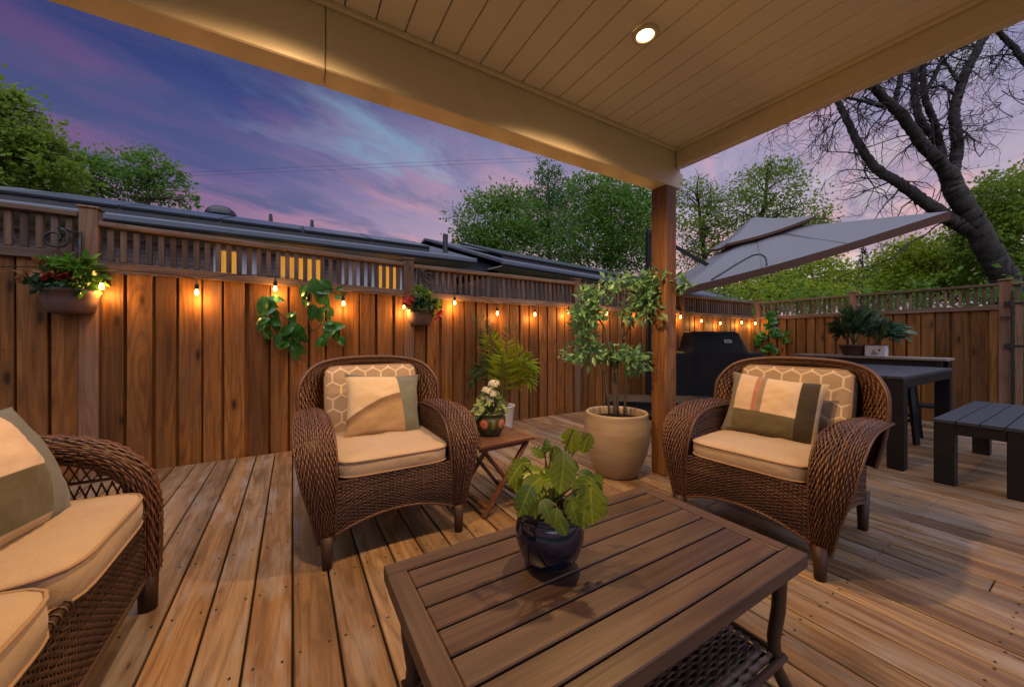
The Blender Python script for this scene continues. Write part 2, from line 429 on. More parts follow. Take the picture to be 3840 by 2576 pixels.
MT['brown_pot'] = plain('brown_plastic', (0.085, 0.050, 0.040), 0.5, 0.35)
MT['grass'] = plain('lawn', (0.035, 0.055, 0.016), 0.9, 0.2, var=0.5, scale=5, bump=0.6)
MT['joist'] = plain('dark_underframe', (0.035, 0.022, 0.014), 0.9, 0.1)
MT['socket'] = plain('black_socket', (0.006, 0.005, 0.005), 0.5, 0.4)
MT['glass_warm'] = emit('lit_bulb', (1.0, 0.58, 0.16), 7.0)
MT['lamp_lens'] = emit('lit_lens', (1.0, 0.66, 0.30), 9.0)
MT['trim'] = plain('white_trim', (0.72, 0.66, 0.56), 0.4, 0.4)
MT['canvas'] = plain('taupe_canvas', (0.200, 0.197, 0.214), 0.8, 0.15, var=0.06, scale=4, bump=0.15)
MT['canvas_edge'] = plain('brown_canvas_hem', (0.115, 0.065, 0.050), 0.8, 0.15)
MT['shingle'] = plain('slate_shingle', (0.085, 0.095, 0.115), 0.75, 0.3, var=0.35, scale=16, bump=0.5)
MT['gutter'] = plain('painted_gutter', (0.085, 0.105, 0.14), 0.45, 0.4)
MT['frieze'] = plain('white_frieze', (0.50, 0.43, 0.40), 0.6, 0.3)
MT['panel_frame'] = plain('panel_frame', (0.02, 0.022, 0.03), 0.4, 0.5)
MT['win_white'] = plain('white_window_frame', (0.62, 0.62, 0.68), 0.5, 0.4)
MT['curtain'] = plain('white_curtain', (0.60, 0.60, 0.68), 0.8, 0.2)
MT['brass'] = plain('galvanised', (0.25, 0.25, 0.27), 0.4, 0.5, 0.6)
def _brick():
    m, nt, b = new_mat('grey_brick', 0.85, 0.2)
    tc = nd(nt, 'ShaderNodeTexCoord').outputs['Object']
    s = nd(nt, 'ShaderNodeSeparateXYZ', {'Vector': tc})
    v = nd(nt, 'ShaderNodeCombineXYZ', {'X': mth(nt, 'ADD', s.outputs[0], s.outputs[1]), 'Y': s.outputs[2], 'Z': 0}).outputs[0]
    br = nd(nt, 'ShaderNodeTexBrick', {'Vector': v, 'Color1': (0.19, 0.145, 0.135), 'Color2': (0.125, 0.10, 0.10), 'Mortar': (0.27, 0.25, 0.245),
            'Scale': 1.0, 'Mortar Size': 0.006, 'Brick Width': 0.21, 'Row Height': 0.07, 'Bias': 0.0})
    nt.links.new(br.outputs[0], b.inputs['Base Color'])
    bumped(nt, b, br.outputs['Fac'], -0.4, 0.01)
    return m
MT['brick'] = _brick()
def _solar():
    m, nt, b = new_mat('solar_cells', 0.30, 0.6)
    tc = nd(nt, 'ShaderNodeTexCoord').outputs['Object']
    s = nd(nt, 'ShaderNodeSeparateXYZ', {'Vector': tc})
    def line(c, p):
        fr = mth(nt, 'FRACT', mth(nt, 'ADD', mth(nt, 'MULTIPLY', c, 1 / p), 100.0))
        return step(nt, mth(nt, 'ABSOLUTE', mth(nt, 'SUBTRACT', fr, 0.5)), 0.47, 0.49)
    l = mth(nt, 'MAXIMUM', line(s.outputs[0], 0.16), line(s.outputs[1], 0.16))
    nt.links.new(mixc(nt, l, (0.060, 0.080, 0.100), (0.14, 0.16, 0.18)), b.inputs['Base Color'])
    b.inputs['Coat Weight'].default_value = 0.4; b.inputs['Coat Roughness'].default_value = 0.25
    return m
MT['solar'] = _solar()
def _lit():
    m, nt, b = new_mat('lit_window', 0.5)
    tc = nd(nt, 'ShaderNodeTexCoord').outputs['Object']
    z = nd(nt, 'ShaderNodeSeparateXYZ', {'Vector': tc}).outputs[2]
    n = noise(nt, tc, 3.0, 3)
    c = mixc(nt, step(nt, mth(nt, 'ADD', z, mth(nt, 'MULTIPLY', n, 0.3)), -0.35, 0.35), (0.80, 0.34, 0.12), (0.95, 0.40, 0.02))
    vx = nd(nt, 'ShaderNodeSeparateXYZ', {'Vector': tc}).outputs[0]
    fold = noise(nt, nd(nt, 'ShaderNodeCombineXYZ', {'X': mth(nt, 'MULTIPLY', vx, 16.0), 'Y': mth(nt, 'MULTIPLY', z, 1.2), 'Z': 0}).outputs[0], 1.0, 3, 0.6)
    c = mixc(nt, step(nt, fold, 0.40, 0.68, 0.0, 0.6), c, (0.42, 0.20, 0.06))
    nt.links.new(c, b.inputs['Emission Color']); b.inputs['Emission Strength'].default_value = 0.30
    b.inputs['Base Color'].default_value = (0.05, 0.03, 0.02, 1)
    return m
MT['lit_window'] = _lit()
def _wicker(name, a, bb):
    m, nt, b = new_mat(name, 0.42, 0.45)
    at = nd(nt, 'ShaderNodeAttribute', attribute_name='tint').outputs['Fac']
    tc = nd(nt, 'ShaderNodeTexCoord').outputs['Object']
    n = noise(nt, tc, 6.0, 4)
    f = mth(nt, 'ADD', mth(nt, 'MULTIPLY', at, 0.8), mth(nt, 'MULTIPLY', mth(nt, 'SUBTRACT', n, 0.5), 0.8), clamp=True)
    nt.links.new(mixc(nt, f, a, bb), b.inputs['Base Color'])
    return m
MT['wicker'] = _wicker('brown_wicker', (0.026, 0.009, 0.004), (0.150, 0.066, 0.034))
MT['wicker_dark'] = _wicker('dark_wicker', (0.024, 0.012, 0.008), (0.105, 0.058, 0.038))
MT['wicker_core'] = plain('wicker_core', (0.022, 0.010, 0.006), 0.8, 0.1)
MT['rattan_leg'] = plain('wrapped_leg', (0.034, 0.015, 0.008), 0.5, 0.4, var=0.35, scale=40, bump=0.3)

def fabric(name, build, rough=0.9):
    m, nt, b = new_mat(name, rough, 0.12)
    tc = nd(nt, 'ShaderNodeTexCoord').outputs['Object']
    s = nd(nt, 'ShaderNodeSeparateXYZ', {'Vector': tc})
    c = build(nt, s.outputs[0], s.outputs[1], s.outputs[2], tc)
    th = noise(nt, vec(nt, 'MULTIPLY', tc, (1, 1, 1)), 260.0, 2, 0.6)
    big = noise(nt, tc, 7.0, 4, 0.6)
    c = mixc(nt, step(nt, th, 0.3, 0.7, 0.0, 0.30), c, mixc(nt, 1.0, c, (0.55, 0.52, 0.5), 'MULTIPLY'))
    c = mixc(nt, step(nt, big, 0.35, 0.75, 0.0, 0.22), c, mixc(nt, 1.0, c, (0.68, 0.63, 0.58), 'MULTIPLY'))
    nt.links.new(c, b.inputs['Base Color'])
    b.inputs['Sheen Weight'].default_value = 0.15
    bumped(nt, b, mth(nt, 'ADD', th, mth(nt, 'MULTIPLY', noise(nt, tc, 9.0, 2, 0.5, 0.6), 9.0)), 0.26, 0.003)
    return m
MT['tan'] = fabric('tan_canvas', lambda nt, x, y, z, tc: nd(nt, 'ShaderNodeRGB').outputs[0])
MT['tan'].node_tree.nodes['RGB'].outputs[0].default_value = (0.43, 0.325, 0.225, 1)
MT['piping'] = fabric('tan_piping', lambda nt, x, y, z, tc: nd(nt, 'ShaderNodeRGB').outputs[0])
MT['piping'].node_tree.nodes['RGB'].outputs[0].default_value = (0.34, 0.22, 0.13, 1)
MT['greyblue'] = fabric('grey_blue_canvas', lambda nt, x, y, z, tc: nd(nt, 'ShaderNodeRGB').outputs[0])
MT['greyblue'].node_tree.nodes['RGB'].outputs[0].default_value = (0.135, 0.15, 0.165, 1)
def _trellis(nt, x, y, z, tc):
    k = 1 / 0.102
    p = nd(nt, 'ShaderNodeCombineXYZ', {'X': mth(nt, 'MULTIPLY', x, k), 'Y': mth(nt, 'MULTIPLY', z, k * 1.02), 'Z': 0}).outputs[0]
    r = (1.0, 1.732, 1.0); h = (0.5, 0.866, 0.5)
    a = vec(nt, 'SUBTRACT', vec(nt, 'MODULO', vec(nt, 'ADD', p, (100.0, 173.2, 0.0)), r), h)
    b = vec(nt, 'SUBTRACT', vec(nt, 'MODULO', vec(nt, 'ADD', p, (100.5, 174.066, 0.0)), r), h)
    def hexd(g):
        g = vec(nt, 'MULTIPLY', vec(nt, 'ABSOLUTE', g), (1, 1, 0))
        gx = nd(nt, 'ShaderNodeSeparateXYZ', {'Vector': g}).outputs[0]
        return mth(nt, 'MAXIMUM', vec(nt, 'DOT_PRODUCT', g, (0.5, 0.866, 0)), gx)
    d = mth(nt, 'MINIMUM', hexd(a), hexd(b))
    return mixc(nt, step(nt, d, 0.440, 0.460), (0.37, 0.28, 0.20), (0.66, 0.53, 0.40))
MT['trellis'] = fabric('trellis_print', _trellis)
def _pillow_a(nt, x, y, z, tc):      # cream over tan with a slanting brown band, grey-green right and top
    wob = mth(nt, 'MULTIPLY', mth(nt, 'MULTIPLY', x, x), -0.9)
    band = mth(nt, 'SUBTRACT', z, mth(nt, 'ADD', mth(nt, 'MULTIPLY', x, 0.38), mth(nt, 'ADD', wob, 0.035)))
    c = mixc(nt, step(nt, band, 0.0, 0.006), mixc(nt, step(nt, band, -0.065, -0.02), (0.40, 0.27, 0.155), (0.20, 0.125, 0.075)), (0.56, 0.44, 0.30))
    c = mixc(nt, step(nt, mth(nt, 'SUBTRACT', x, mth(nt, 'MULTIPLY', z, -0.15)), 0.098, 0.102), c, (0.155, 0.165, 0.145))
    return mixc(nt, step(nt, z, 0.178, 0.182), c, (0.13, 0.12, 0.115))
MT['pillow_a'] = fabric('patchwork_linen', _pillow_a)
def _pillow_b(nt, x, y, z, tc):      # cream blocks with a pink stripe, olive base, dark brown right band
    c = mixc(nt, step(nt, x, -0.098, -0.094), (0.56, 0.43, 0.32), (0.40, 0.185, 0.12))
    c = mixc(nt, step(nt, x, -0.070, -0.066), c, (0.25, 0.20, 0.145))
    c = mixc(nt, step(nt, x, -0.045, -0.041), c, (0.60, 0.46, 0.315))
    c = mixc(nt, step(nt, z, -0.055, -0.051), (0.125, 0.105, 0.06), c)
    c = mixc(nt, step(nt, x, -0.195, -0.191), (0.16, 0.15, 0.125), c)
    c = mixc(nt, step(nt, x, 0.128, 0.132), c, (0.055, 0.042, 0.028))
    return mixc(nt, step(nt, x, 0.212, 0.216), c, (0.48, 0.37, 0.22))
MT['pillow_b'] = fabric('striped_linen', _pillow_b)
def _pillow_c(nt, x, y, z, tc):      # cream over olive, grey border
    c = mixc(nt, step(nt, z, -0.015, -0.011), (0.095, 0.085, 0.058), (0.58, 0.46, 0.38))
    c = mixc(nt, step(nt, z, -0.165, -0.161), (0.42, 0.33, 0.24), c)
    return mixc(nt, step(nt, x, 0.078, 0.082), c, (0.14, 0.155, 0.165))
MT['pillow_c'] = fabric('block_linen', _pillow_c)
def _tanpot():
    m, nt, b = new_mat('tan_glazed_stoneware', 0.38, 0.45)
    v, rnd = objvec(nt)
    z = nd(nt, 'ShaderNodeSeparateXYZ', {'Vector': nd(nt, 'ShaderNodeTexCoord').outputs['Object']}).outputs[2]
    n = noise(nt, vec(nt, 'MULTIPLY', v, (3, 3, 14)), 1.0, 5, 0.6, 0.4)
    n2 = noise(nt, vec(nt, 'MULTIPLY', v, (12, 12, 3)), 1.0, 4, 0.6)
    c = mixc(nt, step(nt, n, 0.35, 0.7), (0.29, 0.21, 0.125), (0.40, 0.31, 0.20))
    low = mth(nt, 'MULTIPLY', step(nt, mth(nt, 'ADD', z, mth(nt, 'MULTIPLY', n2, 0.05)), 0.14, 0.20, 1.0, 0.0), step(nt, n, 0.45, 0.6))
    c = mixc(nt, mth(nt, 'MULTIPLY', low, 0.5), c, (0.24, 0.15, 0.08))
    nt.links.new(c, b.inputs['Base Color']); bumped(nt, b, n, 0.12, 0.01)
    return m
MT['tan_pot'] = _tanpot()
def _painted():
    m, nt, b = new_mat('painted_glaze', 0.22, 0.5)
    tc = nd(nt, 'ShaderNodeTexCoord').outputs['Object']
    s = nd(nt, 'ShaderNodeSeparateXYZ', {'Vector': tc})
    ang = mth(nt, 'ARCTAN2', s.outputs[1], s.outputs[0])
    # five roundels round the belly
    fr = mth(nt, 'SUBTRACT', mth(nt, 'FRACT', mth(nt, 'ADD', mth(nt, 'MULTIPLY', ang, 5 / (2 * math.pi)), 10.47)), 0.5)
    dx = mth(nt, 'MULTIPLY', fr, 0.135); dzz = mth(nt, 'SUBTRACT', s.outputs[2], 0.085)
    d = mth(nt, 'SQRT', mth(nt, 'ADD', mth(nt, 'MULTIPLY', dx, dx), mth(nt, 'MULTIPLY', dzz, dzz)))
    n = noise(nt, tc, 30.0, 3)
    c = mixc(nt, n, (0.018, 0.030, 0.012), (0.075, 0.085, 0.030))
    ringf = step(nt, mth(nt, 'SINE', mth(nt, 'MULTIPLY', d, 420.0)), 0.0, 0.5)
    flower = mixc(nt, ringf, (0.42, 0.075, 0.045), (0.52, 0.30, 0.19))
    c = mixc(nt, step(nt, d, 0.030, 0.032, 1.0, 0.0), c, flower)
    leaf = mth(nt, 'MULTIPLY', step(nt, mth(nt, 'ABSOLUTE', fr), 0.40, 0.42), step(nt, mth(nt, 'ABSOLUTE', dzz), 0.028, 0.03, 1, 0))
    c = mixc(nt, mth(nt, 'MULTIPLY', leaf, 0.7), c, (0.20, 0.17, 0.05))
    nt.links.new(c, b.inputs['Base Color'])
    return m
MT['painted_pot'] = _painted()

L = {}
L['mid'] = leafmat('leaf_mid_green', (0.055, 0.135, 0.020), (0.190, 0.350, 0.050), 0.55)
L['lime'] = leafmat('leaf_lime', (0.12, 0.205, 0.012), (0.42, 0.50, 0.030), 0.55)
L['dark'] = leafmat('leaf_dark_green', (0.035, 0.100, 0.030), (0.115, 0.25, 0.060), 0.55)
L['olive'] = leafmat('leaf_olive', (0.075, 0.150, 0.018), (0.27, 0.37, 0.040), 0.55)
L['conifer'] = leafmat('needle_blue_green', (0.006, 0.026, 0.022), (0.020, 0.060, 0.048), 0.15)
L['ficus'] = leafmat('leaf_ficus', (0.034, 0.140, 0.062), (0.27, 0.50, 0.23), 0.3, 0.32, 0.5)
L['palm'] = leafmat('leaf_palm', (0.15, 0.27, 0.016), (0.50, 0.60, 0.040), 0.45, 0.4)
L['palm_d'] = leafmat('leaf_palm_dark', (0.014, 0.060, 0.022), (0.070, 0.17, 0.060), 0.25, 0.4)
L['fern'] = leafmat('leaf_fern', (0.035, 0.10, 0.06), (0.15, 0.30, 0.17), 0.25, 0.4)
L['basket'] = leafmat('leaf_basket', (0.035, 0.13, 0.015), (0.20, 0.40, 0.035), 0.3, 0.4)
L['basket_d'] = leafmat('leaf_basket_dark', (0.012, 0.045, 0.016), (0.055, 0.13, 0.035), 0.2, 0.4)
L['bronze'] = leafmat('leaf_bronze', (0.20, 0.060, 0.025), (0.42, 0.22, 0.09), 0.3, 0.4)
L['red'] = leafmat('petal_red', (0.18, 0.010, 0.008), (0.50, 0.035, 0.022), 0.3, 0.5)
L['pink'] = leafmat('petal_pink', (0.36, 0.010, 0.035), (0.75, 0.060, 0.12), 0.3, 0.5)
L['white'] = leafmat('petal_white', (0.66, 0.60, 0.46), (0.85, 0.82, 0.72), 0.25, 0.6)
L['variegated'] = leafmat('leaf_pale_edge', (0.035, 0.12, 0.025), (0.42, 0.48, 0.20), 0.25, 0.4)
L['monstera'] = leafmat('leaf_split', (0.040, 0.125, 0.014), (0.24, 0.30, 0.030), 0.3, 0.30, 0.5, True)
L['magnolia'] = leafmat('leaf_waxy', (0.010, 0.060, 0.016), (0.065, 0.21, 0.030), 0.15, 0.20, 0.6, True)
L['stem'] = plain('green_stem', (0.10, 0.12, 0.03), 0.6, 0.3)
L['stem_b'] = plain('brown_stem', (0.075, 0.045, 0.030), 0.7, 0.3, var=0.3)
# ================================================================ THE SETTING
rng = random.Random(7)
MB().box((20, 20, -0.85), (400, 400, 1.0)).build('ground', MT['grass'])['kind'] = 'structure'

# ---- deck of single boards running away from the house
PITCH, DX0, DX1, DY0, DY1 = 0.1447, -3.907, 7.30, -2.0, 4.185
deck = thing('deck', 'timber deck of brown weathered boards', None, kind='structure')
bm_full = boxmesh('deck_board', (PITCH - 0.0085, DY1 - DY0, 0.030), MT['deck'], 0.004)
bm_cut = {}
k0, k1 = math.ceil(DX0 / PITCH), math.floor(DX1 / PITCH)
for k in range(k0, k1):
    x = (k + 0.5) * PITCH; dzb = rng.uniform(-0.0015, 0.0015)
    if k % 5 in (1, 3) and k > 4:
        cut = (1.4, 2.9, 0.3, 2.2)[k % 4]
        for a, b in ((DY0, cut - 0.002), (cut + 0.002, DY1)):
            key = (round(b - a, 3))
            if key not in bm_cut: bm_cut[key] = boxmesh('deck_board', (PITCH - 0.0085, b - a, 0.030), MT['deck'], 0.004)
            obj('deck_board', bm_cut[key], deck, (x, (a + b) / 2, -0.015 + dzb))
    else:
        obj('deck_board', bm_full, deck, (x, (DY0 + DY1) / 2, -0.015 + dzb))
MB().box(((DX0 + DX1) / 2, (DY0 + DY1) / 2, -0.19), (DX1 - DX0 - 0.1, DY1 - DY0 - 0.05, 0.30)).build('deck_frame', MT['joist'], deck)
MB().box((k1 * PITCH + 0.018, (DY0 + DY1) / 2, -0.15), (0.03, DY1 - DY0, 0.28), b=0.003).build('deck_fascia', MT['deck'], deck)

# screw heads in pairs over the joists
q = MB()
for k in range(k0, k1):
    for j in range(15):
        for o_ in (-0.045, 0.045):
            x, y = (k + 0.5) * PITCH + o_ + rng.uniform(-.006, .006), DY0 + 0.12 + 0.42 * j + rng.uniform(-.01, .01)
            q.add([(x + 0.0048 * math.cos(a), y + 0.0048 * math.sin(a), 0.0019) for a in (0, 1.05, 2.09, 3.14, 4.19, 5.24)], [(0, 1, 2, 3, 4, 5)])
q.build('screws', MT['joist'], deck)['kind'] = 'stuff'

# ---- fences
def fence(root, panels, zb, seed, rail_mat, post_w=0.105):
    """panels: (x0, x1, top0, top1); runs along local x, faces local -y"""
    rg = random.Random(seed)
    cache = {}
    slat = boxmesh('slat', (0.038, 0.030, 0.262), MT['slat'], 0.003)
    for i, (x0, x1, h0, h1) in enumerate(panels):
        a, b = x0 + post_w / 2 + 0.003, x1 - post_w / 2 - 0.003
        def H(x): return h0 + (h1 - h0) * (x - x0) / (x1 - x0)
        # posts
        hp = max(h0, panels[i - 1][3] if i else 0) + 0.035
        m = MB().box((0, 0, (hp + zb) / 2), (post_w, post_w, hp - zb), b=0.004)
        m.box((0, 0, hp + 0.012), (post_w + 0.022, post_w + 0.022, 0.018), b=0.006)
        m.build('post', MT['fencepost'], root, loc=(x0, 0.035, 0))
        # rails
        def rail(z, w, h, y):
            q = MB(); p0, p1 = Vector((a, y, H(a) + z)), Vector((b, y, H(b) + z)); c = (p0 + p1) / 2
            q.bar(p0 - c, p1 - c, w, h, up=(0, 1, 0), bev=0.004)
            q.build('rail', rail_mat, root, loc=c)
        rail(-0.019, 0.038, 0.105, 0.030)            # cap laid flat: bar(w=z size, h=y size)
        rail(-0.352, 0.072, 0.040, -0.006)           # lower rail, in front of the boards
        # lattice slats
        n = int((b - a) / 0.0765); s0 = a + ((b - a) - (n - 1) * 0.0765) / 2
        for k in range(n):
            x = s0 + k * 0.0765
            obj('slat', slat, root, (x, 0.032, H(x) - 0.177 + rg.uniform(-0.003, 0.003)), (0, rg.uniform(-0.008, 0.008), 0))
        # boards: proud boards with recessed boards behind the gaps
        x = a + 0.01
        top = min(h0, h1) - 0.33
        while x < b - 0.03:
            w = rg.choice((0.142, 0.150, 0.138, 0.128)); w = min(w, b - x)
            key = ('f', round(w, 3), round(top, 2))
            if key not in cache: cache[key] = boxmesh('board', (w, 0.019, top - zb), MT['fence'], 0.003)
            tilt = rg.uniform(-0.0025, 0.0025)
            obj('board', cache[key], root, (x + w / 2, 0.012 + rg.uniform(-0.002, 0.002), (top + zb) / 2), (0, tilt, rg.uniform(-0.012, 0.012)))
            gap = rg.choice((0.014, 0.024, 0.034, 0.020))
            key = ('r', round(top, 2))
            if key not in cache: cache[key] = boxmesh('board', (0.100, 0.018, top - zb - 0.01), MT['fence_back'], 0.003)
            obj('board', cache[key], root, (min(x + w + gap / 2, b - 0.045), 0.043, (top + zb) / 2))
            x += w + gap
def nails(root, panels, seed):
    rg = random.Random(seed); q = MB()
    for x0, x1, h0, h1 in panels:
        for k in range(int((x1 - x0) / 0.05)):
            x = x0 + 0.08 + k * 0.05 + rg.uniform(-.012, .012)
            if x > x1 - 0.07: continue
            for z in (0.32, 1.02, min(h0, h1) - 0.47):
                if rg.random() < 0.75:
                    zz = z + rg.uniform(-.02, .02)
                    q.add([(x + 0.0042 * math.cos(a), -0.0012, zz + 0.0042 * math.sin(a)) for a in (0, 1.05, 2.09, 3.14, 4.19, 5.24)], [(0, 1, 2, 3, 4, 5)])
    q.build('nails', MT['joist'], root)['kind'] = 'stuff'
FY = 4.20
bf = thing('wood_fence', 'tall cedar board fence with open slat top behind the two armchairs, hung with string lights', 'fence', (0, FY, 0))
fence(bf, [(-6.42, -3.90, 2.145, 2.115), (-3.90, -1.38, 2.115, 2.085), (-1.38, 1.14, 2.032, 1.958), (1.14, 3.66, 1.948, 1.935), (3.66, 6.20, 1.925, 1.912), (6.20, 8.83, 1.905, 1.895)], -0.33, 3, MT['rail'])
nails(bf, [(-3.90, -1.38, 2.1, 2.1), (-1.38, 1.14, 2.0, 1.96), (1.14, 3.66, 1.94, 1.94)], 9)
sf = thing('wood_fence', 'reddish cedar board fence with slat top behind the black dining table and bench', 'fence', (8.90, FY, 0), R(-90))
fence(sf, [(0.0, 1.63, 1.895, 1.90), (1.63, 3.32, 1.90, 1.905), (4.58, 6.6, 1.90, 1.90)], -0.33, 5, MT['rail'])
m = MB().box((0, 0, 0.80), (0.115, 0.115, 2.26), b=0.004).box((0, 0, 1.945), (0.14, 0.14, 0.022), b=0.006)
m.build('post', MT['fencepost'], sf, loc=(3.32, 0.035, 0))
m = MB().box((0, 0, 0), (1.3, 0.10, 0.038), b=0.004); m.build('rail', MT['rail'], sf, loc=(4.03, 0.03, 1.885))
for k in range(14):
    obj('slat', bpy.data.meshes['slat'], sf, (3.42 + 0.0765 * k, 0.032, 1.735))

gate = thing('garden_gate', 'orange-brown board gate with black strap hinges at the right edge', 'gate', (8.88, 0.80, 0), R(-90))
for z, hgt in ((1.59, 0.09), (0.96, 0.09), (0.10, 0.09)):
    MB().box((0.55, -0.012, z), (1.0, 0.036, hgt), b=0.004).build('rail', MT['rail'], gate)
for x in (0.04, 1.06):
    MB().box((x, -0.012, 0.80), (0.07, 0.034, 1.66), b=0.004).build('stile', MT['fencepost'], gate)
gb = boxmesh('board', (0.128, 0.018, 1.52), MT['fence'], 0.003)
for k in range(7): obj('board', gb, gate, (0.143 + 0.133 * k, 0.020, 0.80))
for z in (1.60, 0.99):
    q = MB().box((0.0, -0.034, z), (0.17, 0.008, 0.028), b=0.002).box((-0.055, -0.038, z), (0.055, 0.008, 0.06), b=0.002)
    q.tube([(-0.022, -0.040, z - 0.035), (-0.022, -0.040, z + 0.035)], 0.009, 8); q.build('hinge', MT['black_iron'], gate)
MB().tube([(-0.012, -0.036, 1.78), (-0.010, -0.036, 0.05)], 0.011, 8).box((-0.07, -0.036, 1.40), (0.10, 0.012, 0.022)).build('drop_rod', MT['black_iron'], gate)

# ---- covered porch: post, beams, soffit boards
porch = thing('porch_roof', 'cream porch roof with soffit boards, deep beam and one cedar post', 'porch')
PXn, PYn, PW = 2.543, 1.868, 0.138
zc = 2.63
pm = MB().box((0, 0, 1.161), (PW, PW, 2.322), b=0.006)
pm.build('post', MT['post'], porch, loc=(PXn + PW / 2, PYn + PW / 2, 0))
for xa, xb in ((-3.9, 0.1285), (0.1315, 2.735)):
    MB().box(((xa + xb) / 2, PYn + 0.07, (2.322 + 2.74) / 2), (xb - xa, 0.142, 2.74 - 2.322), b=0.006).build('beam', MT['beam'], porch)
MB().box((2.695, -0.27, (2.477 + 2.74) / 2), (0.066, 4.26, 2.74 - 2.477), b=0.006).build('header', MT['beam'], porch)
MB().box((2.77, PYn + 0.07, 2.43), (0.065, 0.10, 0.09), b=0.01).build('beam_end', MT['beam'], porch)
MB().box((-0.62, PYn - 0.014, zc - 0.012), (6.56, 0.022, 0.03), b=0.006).build('moulding', MT['beam'], porch)
MB().box((2.648, -0.27, zc - 0.010), (0.022, 4.22, 0.026), b=0.006).build('moulding', MT['beam'], porch)
cbm = boxmesh('soffit_board', (0.1335, 4.26, 0.016), MT['soffit'], 0.004)
for k in range(-29, 18):
    xl = 0.207 + 0.1388 * k
    if xl + 0.1388 > 2.70: continue
    obj('soffit_board', cbm, porch, (xl + 0.0694, -0.27, zc + 0.008))
obj('soffit_board', boxmesh('soffit_board', (0.076, 4.26, 0.016), MT['soffit'], 0.004), porch, (2.608, -0.27, zc + 0.0085))
MB().box((-0.60, -0.20, 2.70), (6.56, 4.0, 0.10)).build('roof_deck', MT['joist'], porch)
q = MB()
q.add([(-4.1, 2.25, 2.745), (2.95, 2.25, 2.745), (2.95, -2.4, 3.55), (-4.1, -2.4, 3.55), (-4.1, 2.25, 2.80), (2.95, 2.25, 2.80), (2.95, -2.4, 3.62), (-4.1, -2.4, 3.62)],
      [(0, 1, 2, 3), (7, 6, 5, 4), (0, 4, 5, 1), (1, 5, 6, 2), (2, 6, 7, 3), (3, 7, 4, 0)])
q.build('shingle_roof', MT['shingle'], porch)

def pot_light(x, y, label, watts):
    t = thing('recessed_light', label, 'light', (x, y, zc - 0.002), 0, 'recessed porch lights')
    MB().lathe([(0.040, -0.004), (0.043, -0.010), (0.062, -0.009), (0.066, -0.003), (0.066, 0.002)], 32).build('trim_ring', MT['trim'], t, True)
    MB().lathe([(0.0, -0.005), (0.040, -0.005)], 32).build('lens', MT['lamp_lens'], t, True)
    ld = bpy.data.lights.new('porch_lamp', 'SPOT'); ld.energy = watts; ld.spot_size = R(150); ld.spot_blend = 0.7
    ld.shadow_soft_size = 0.04; ld.color = (1.0, 0.59, 0.25)
    lo = bpy.data.objects.new('lamp', ld); link(lo, t); lo.location = (0, 0, -0.05)
    return t
pot_light(1.523, 1.236, 'round lit recessed light in the porch soffit', 72)
pot_light(-0.020, 1.236, 'recessed porch light just above the frame, mirrored in the cream beam', 72)

# ---- neighbour houses
def gable_house(root, x0, x1, ye, yw, ze, yr, zr, wall_h):
    """local: eave at y=ye, ridge at y=yr; mirrored behind"""
    yb, ywb = 2 * yr - ye, 2 * yr - yw
    MB().box(((x0 + x1) / 2, (yw + ywb) / 2, wall_h / 2 - 0.2), (x1 - x0 - 0.6, ywb - yw, wall_h + 0.3)).build('wall', MT['brick'], root)
    q = MB(); T = 0.06
    v = [(x0, ye, ze), (x1, ye, ze), (x1, yr, zr), (x0, yr, zr), (x1, yb, ze), (x0, yb, ze)]
    v += [(a, b, c + T) for a, b, c in v]
    q.add(v, [(0, 3, 2, 1), (3, 5, 4, 2), (6, 7, 8, 9), (9, 8, 10, 11), (0, 1, 7, 6), (5, 11, 10, 4), (1, 2, 8, 7), (2, 4, 10, 8), (0, 6, 9, 3), (3, 9, 11, 5)])
    q.add([(x0 + .3, yw, ze), (x0 + .3, ywb, ze), (x0 + .3, yr, zr - .05), (x1 - .3, yw, ze), (x1 - .3, ywb, ze), (x1 - .3, yr, zr - .05)], [(0, 1, 2), (5, 4, 3)])
    roof = q.build('roof', MT['shingle'], root)
    MB().box(((x0 + x1) / 2, ye - 0.05, ze - 0.005), (x1 - x0, 0.11, 0.10), b=0.02).build('gutter', MT['gutter'], root)
    MB().box(((x0 + x1) / 2, yw - 0.012, wall_h + 0.02), (x1 - x0 - 0.62, 0.03, 0.17)).build('frieze', MT['frieze'], root)
    MB().box(((x0 + x1) / 2, (ye + yw) / 2, ze - 0.062), (x1 - x0 - 0.05, abs(yw - ye), 0.015)).build('soffit', MT['frieze'], root)
    return roof
def solar_rows(root, x0, n, rows, ye, ze, slope, lift=0.14, w=1.10, h=1.02, start=0.10):
    a = math.atan(slope)
    fr = MB(); v, f = chamfer(w - 0.02, h - 0.02, 0.04, 0.004)
    pm_ = mesh('solar_panel', v, f, MT['panel_frame'])
    cell = boxmesh('cells', (w - 0.07, h - 0.07, 0.008), MT['solar'])
    for r in range(rows):
        for k in range(n):
            s = start + (r + 0.5) * h
            p = (x0 + (k + 0.5) * w, ye + s * math.cos(a) - math.sin(a) * lift, ze + 0.10 + s * math.sin(a) + math.cos(a) * lift)
            o = obj('solar_panel', pm_, root, p, (a, 0, 0))
            obj('cells', cell, o, (0, 0, 0.0205))
    y_, z_ = ye + start * math.cos(a) + 0.02, ze + 0.10 + start * slope
    MB().box((x0 + n * w / 2, y_, z_ + lift / 2 - 0.01), (n * w, 0.015, lift + 0.02)).build('shade_strip', MT['panel_frame'], root)  # added dark strip, stands in for the shadow gap below the panels

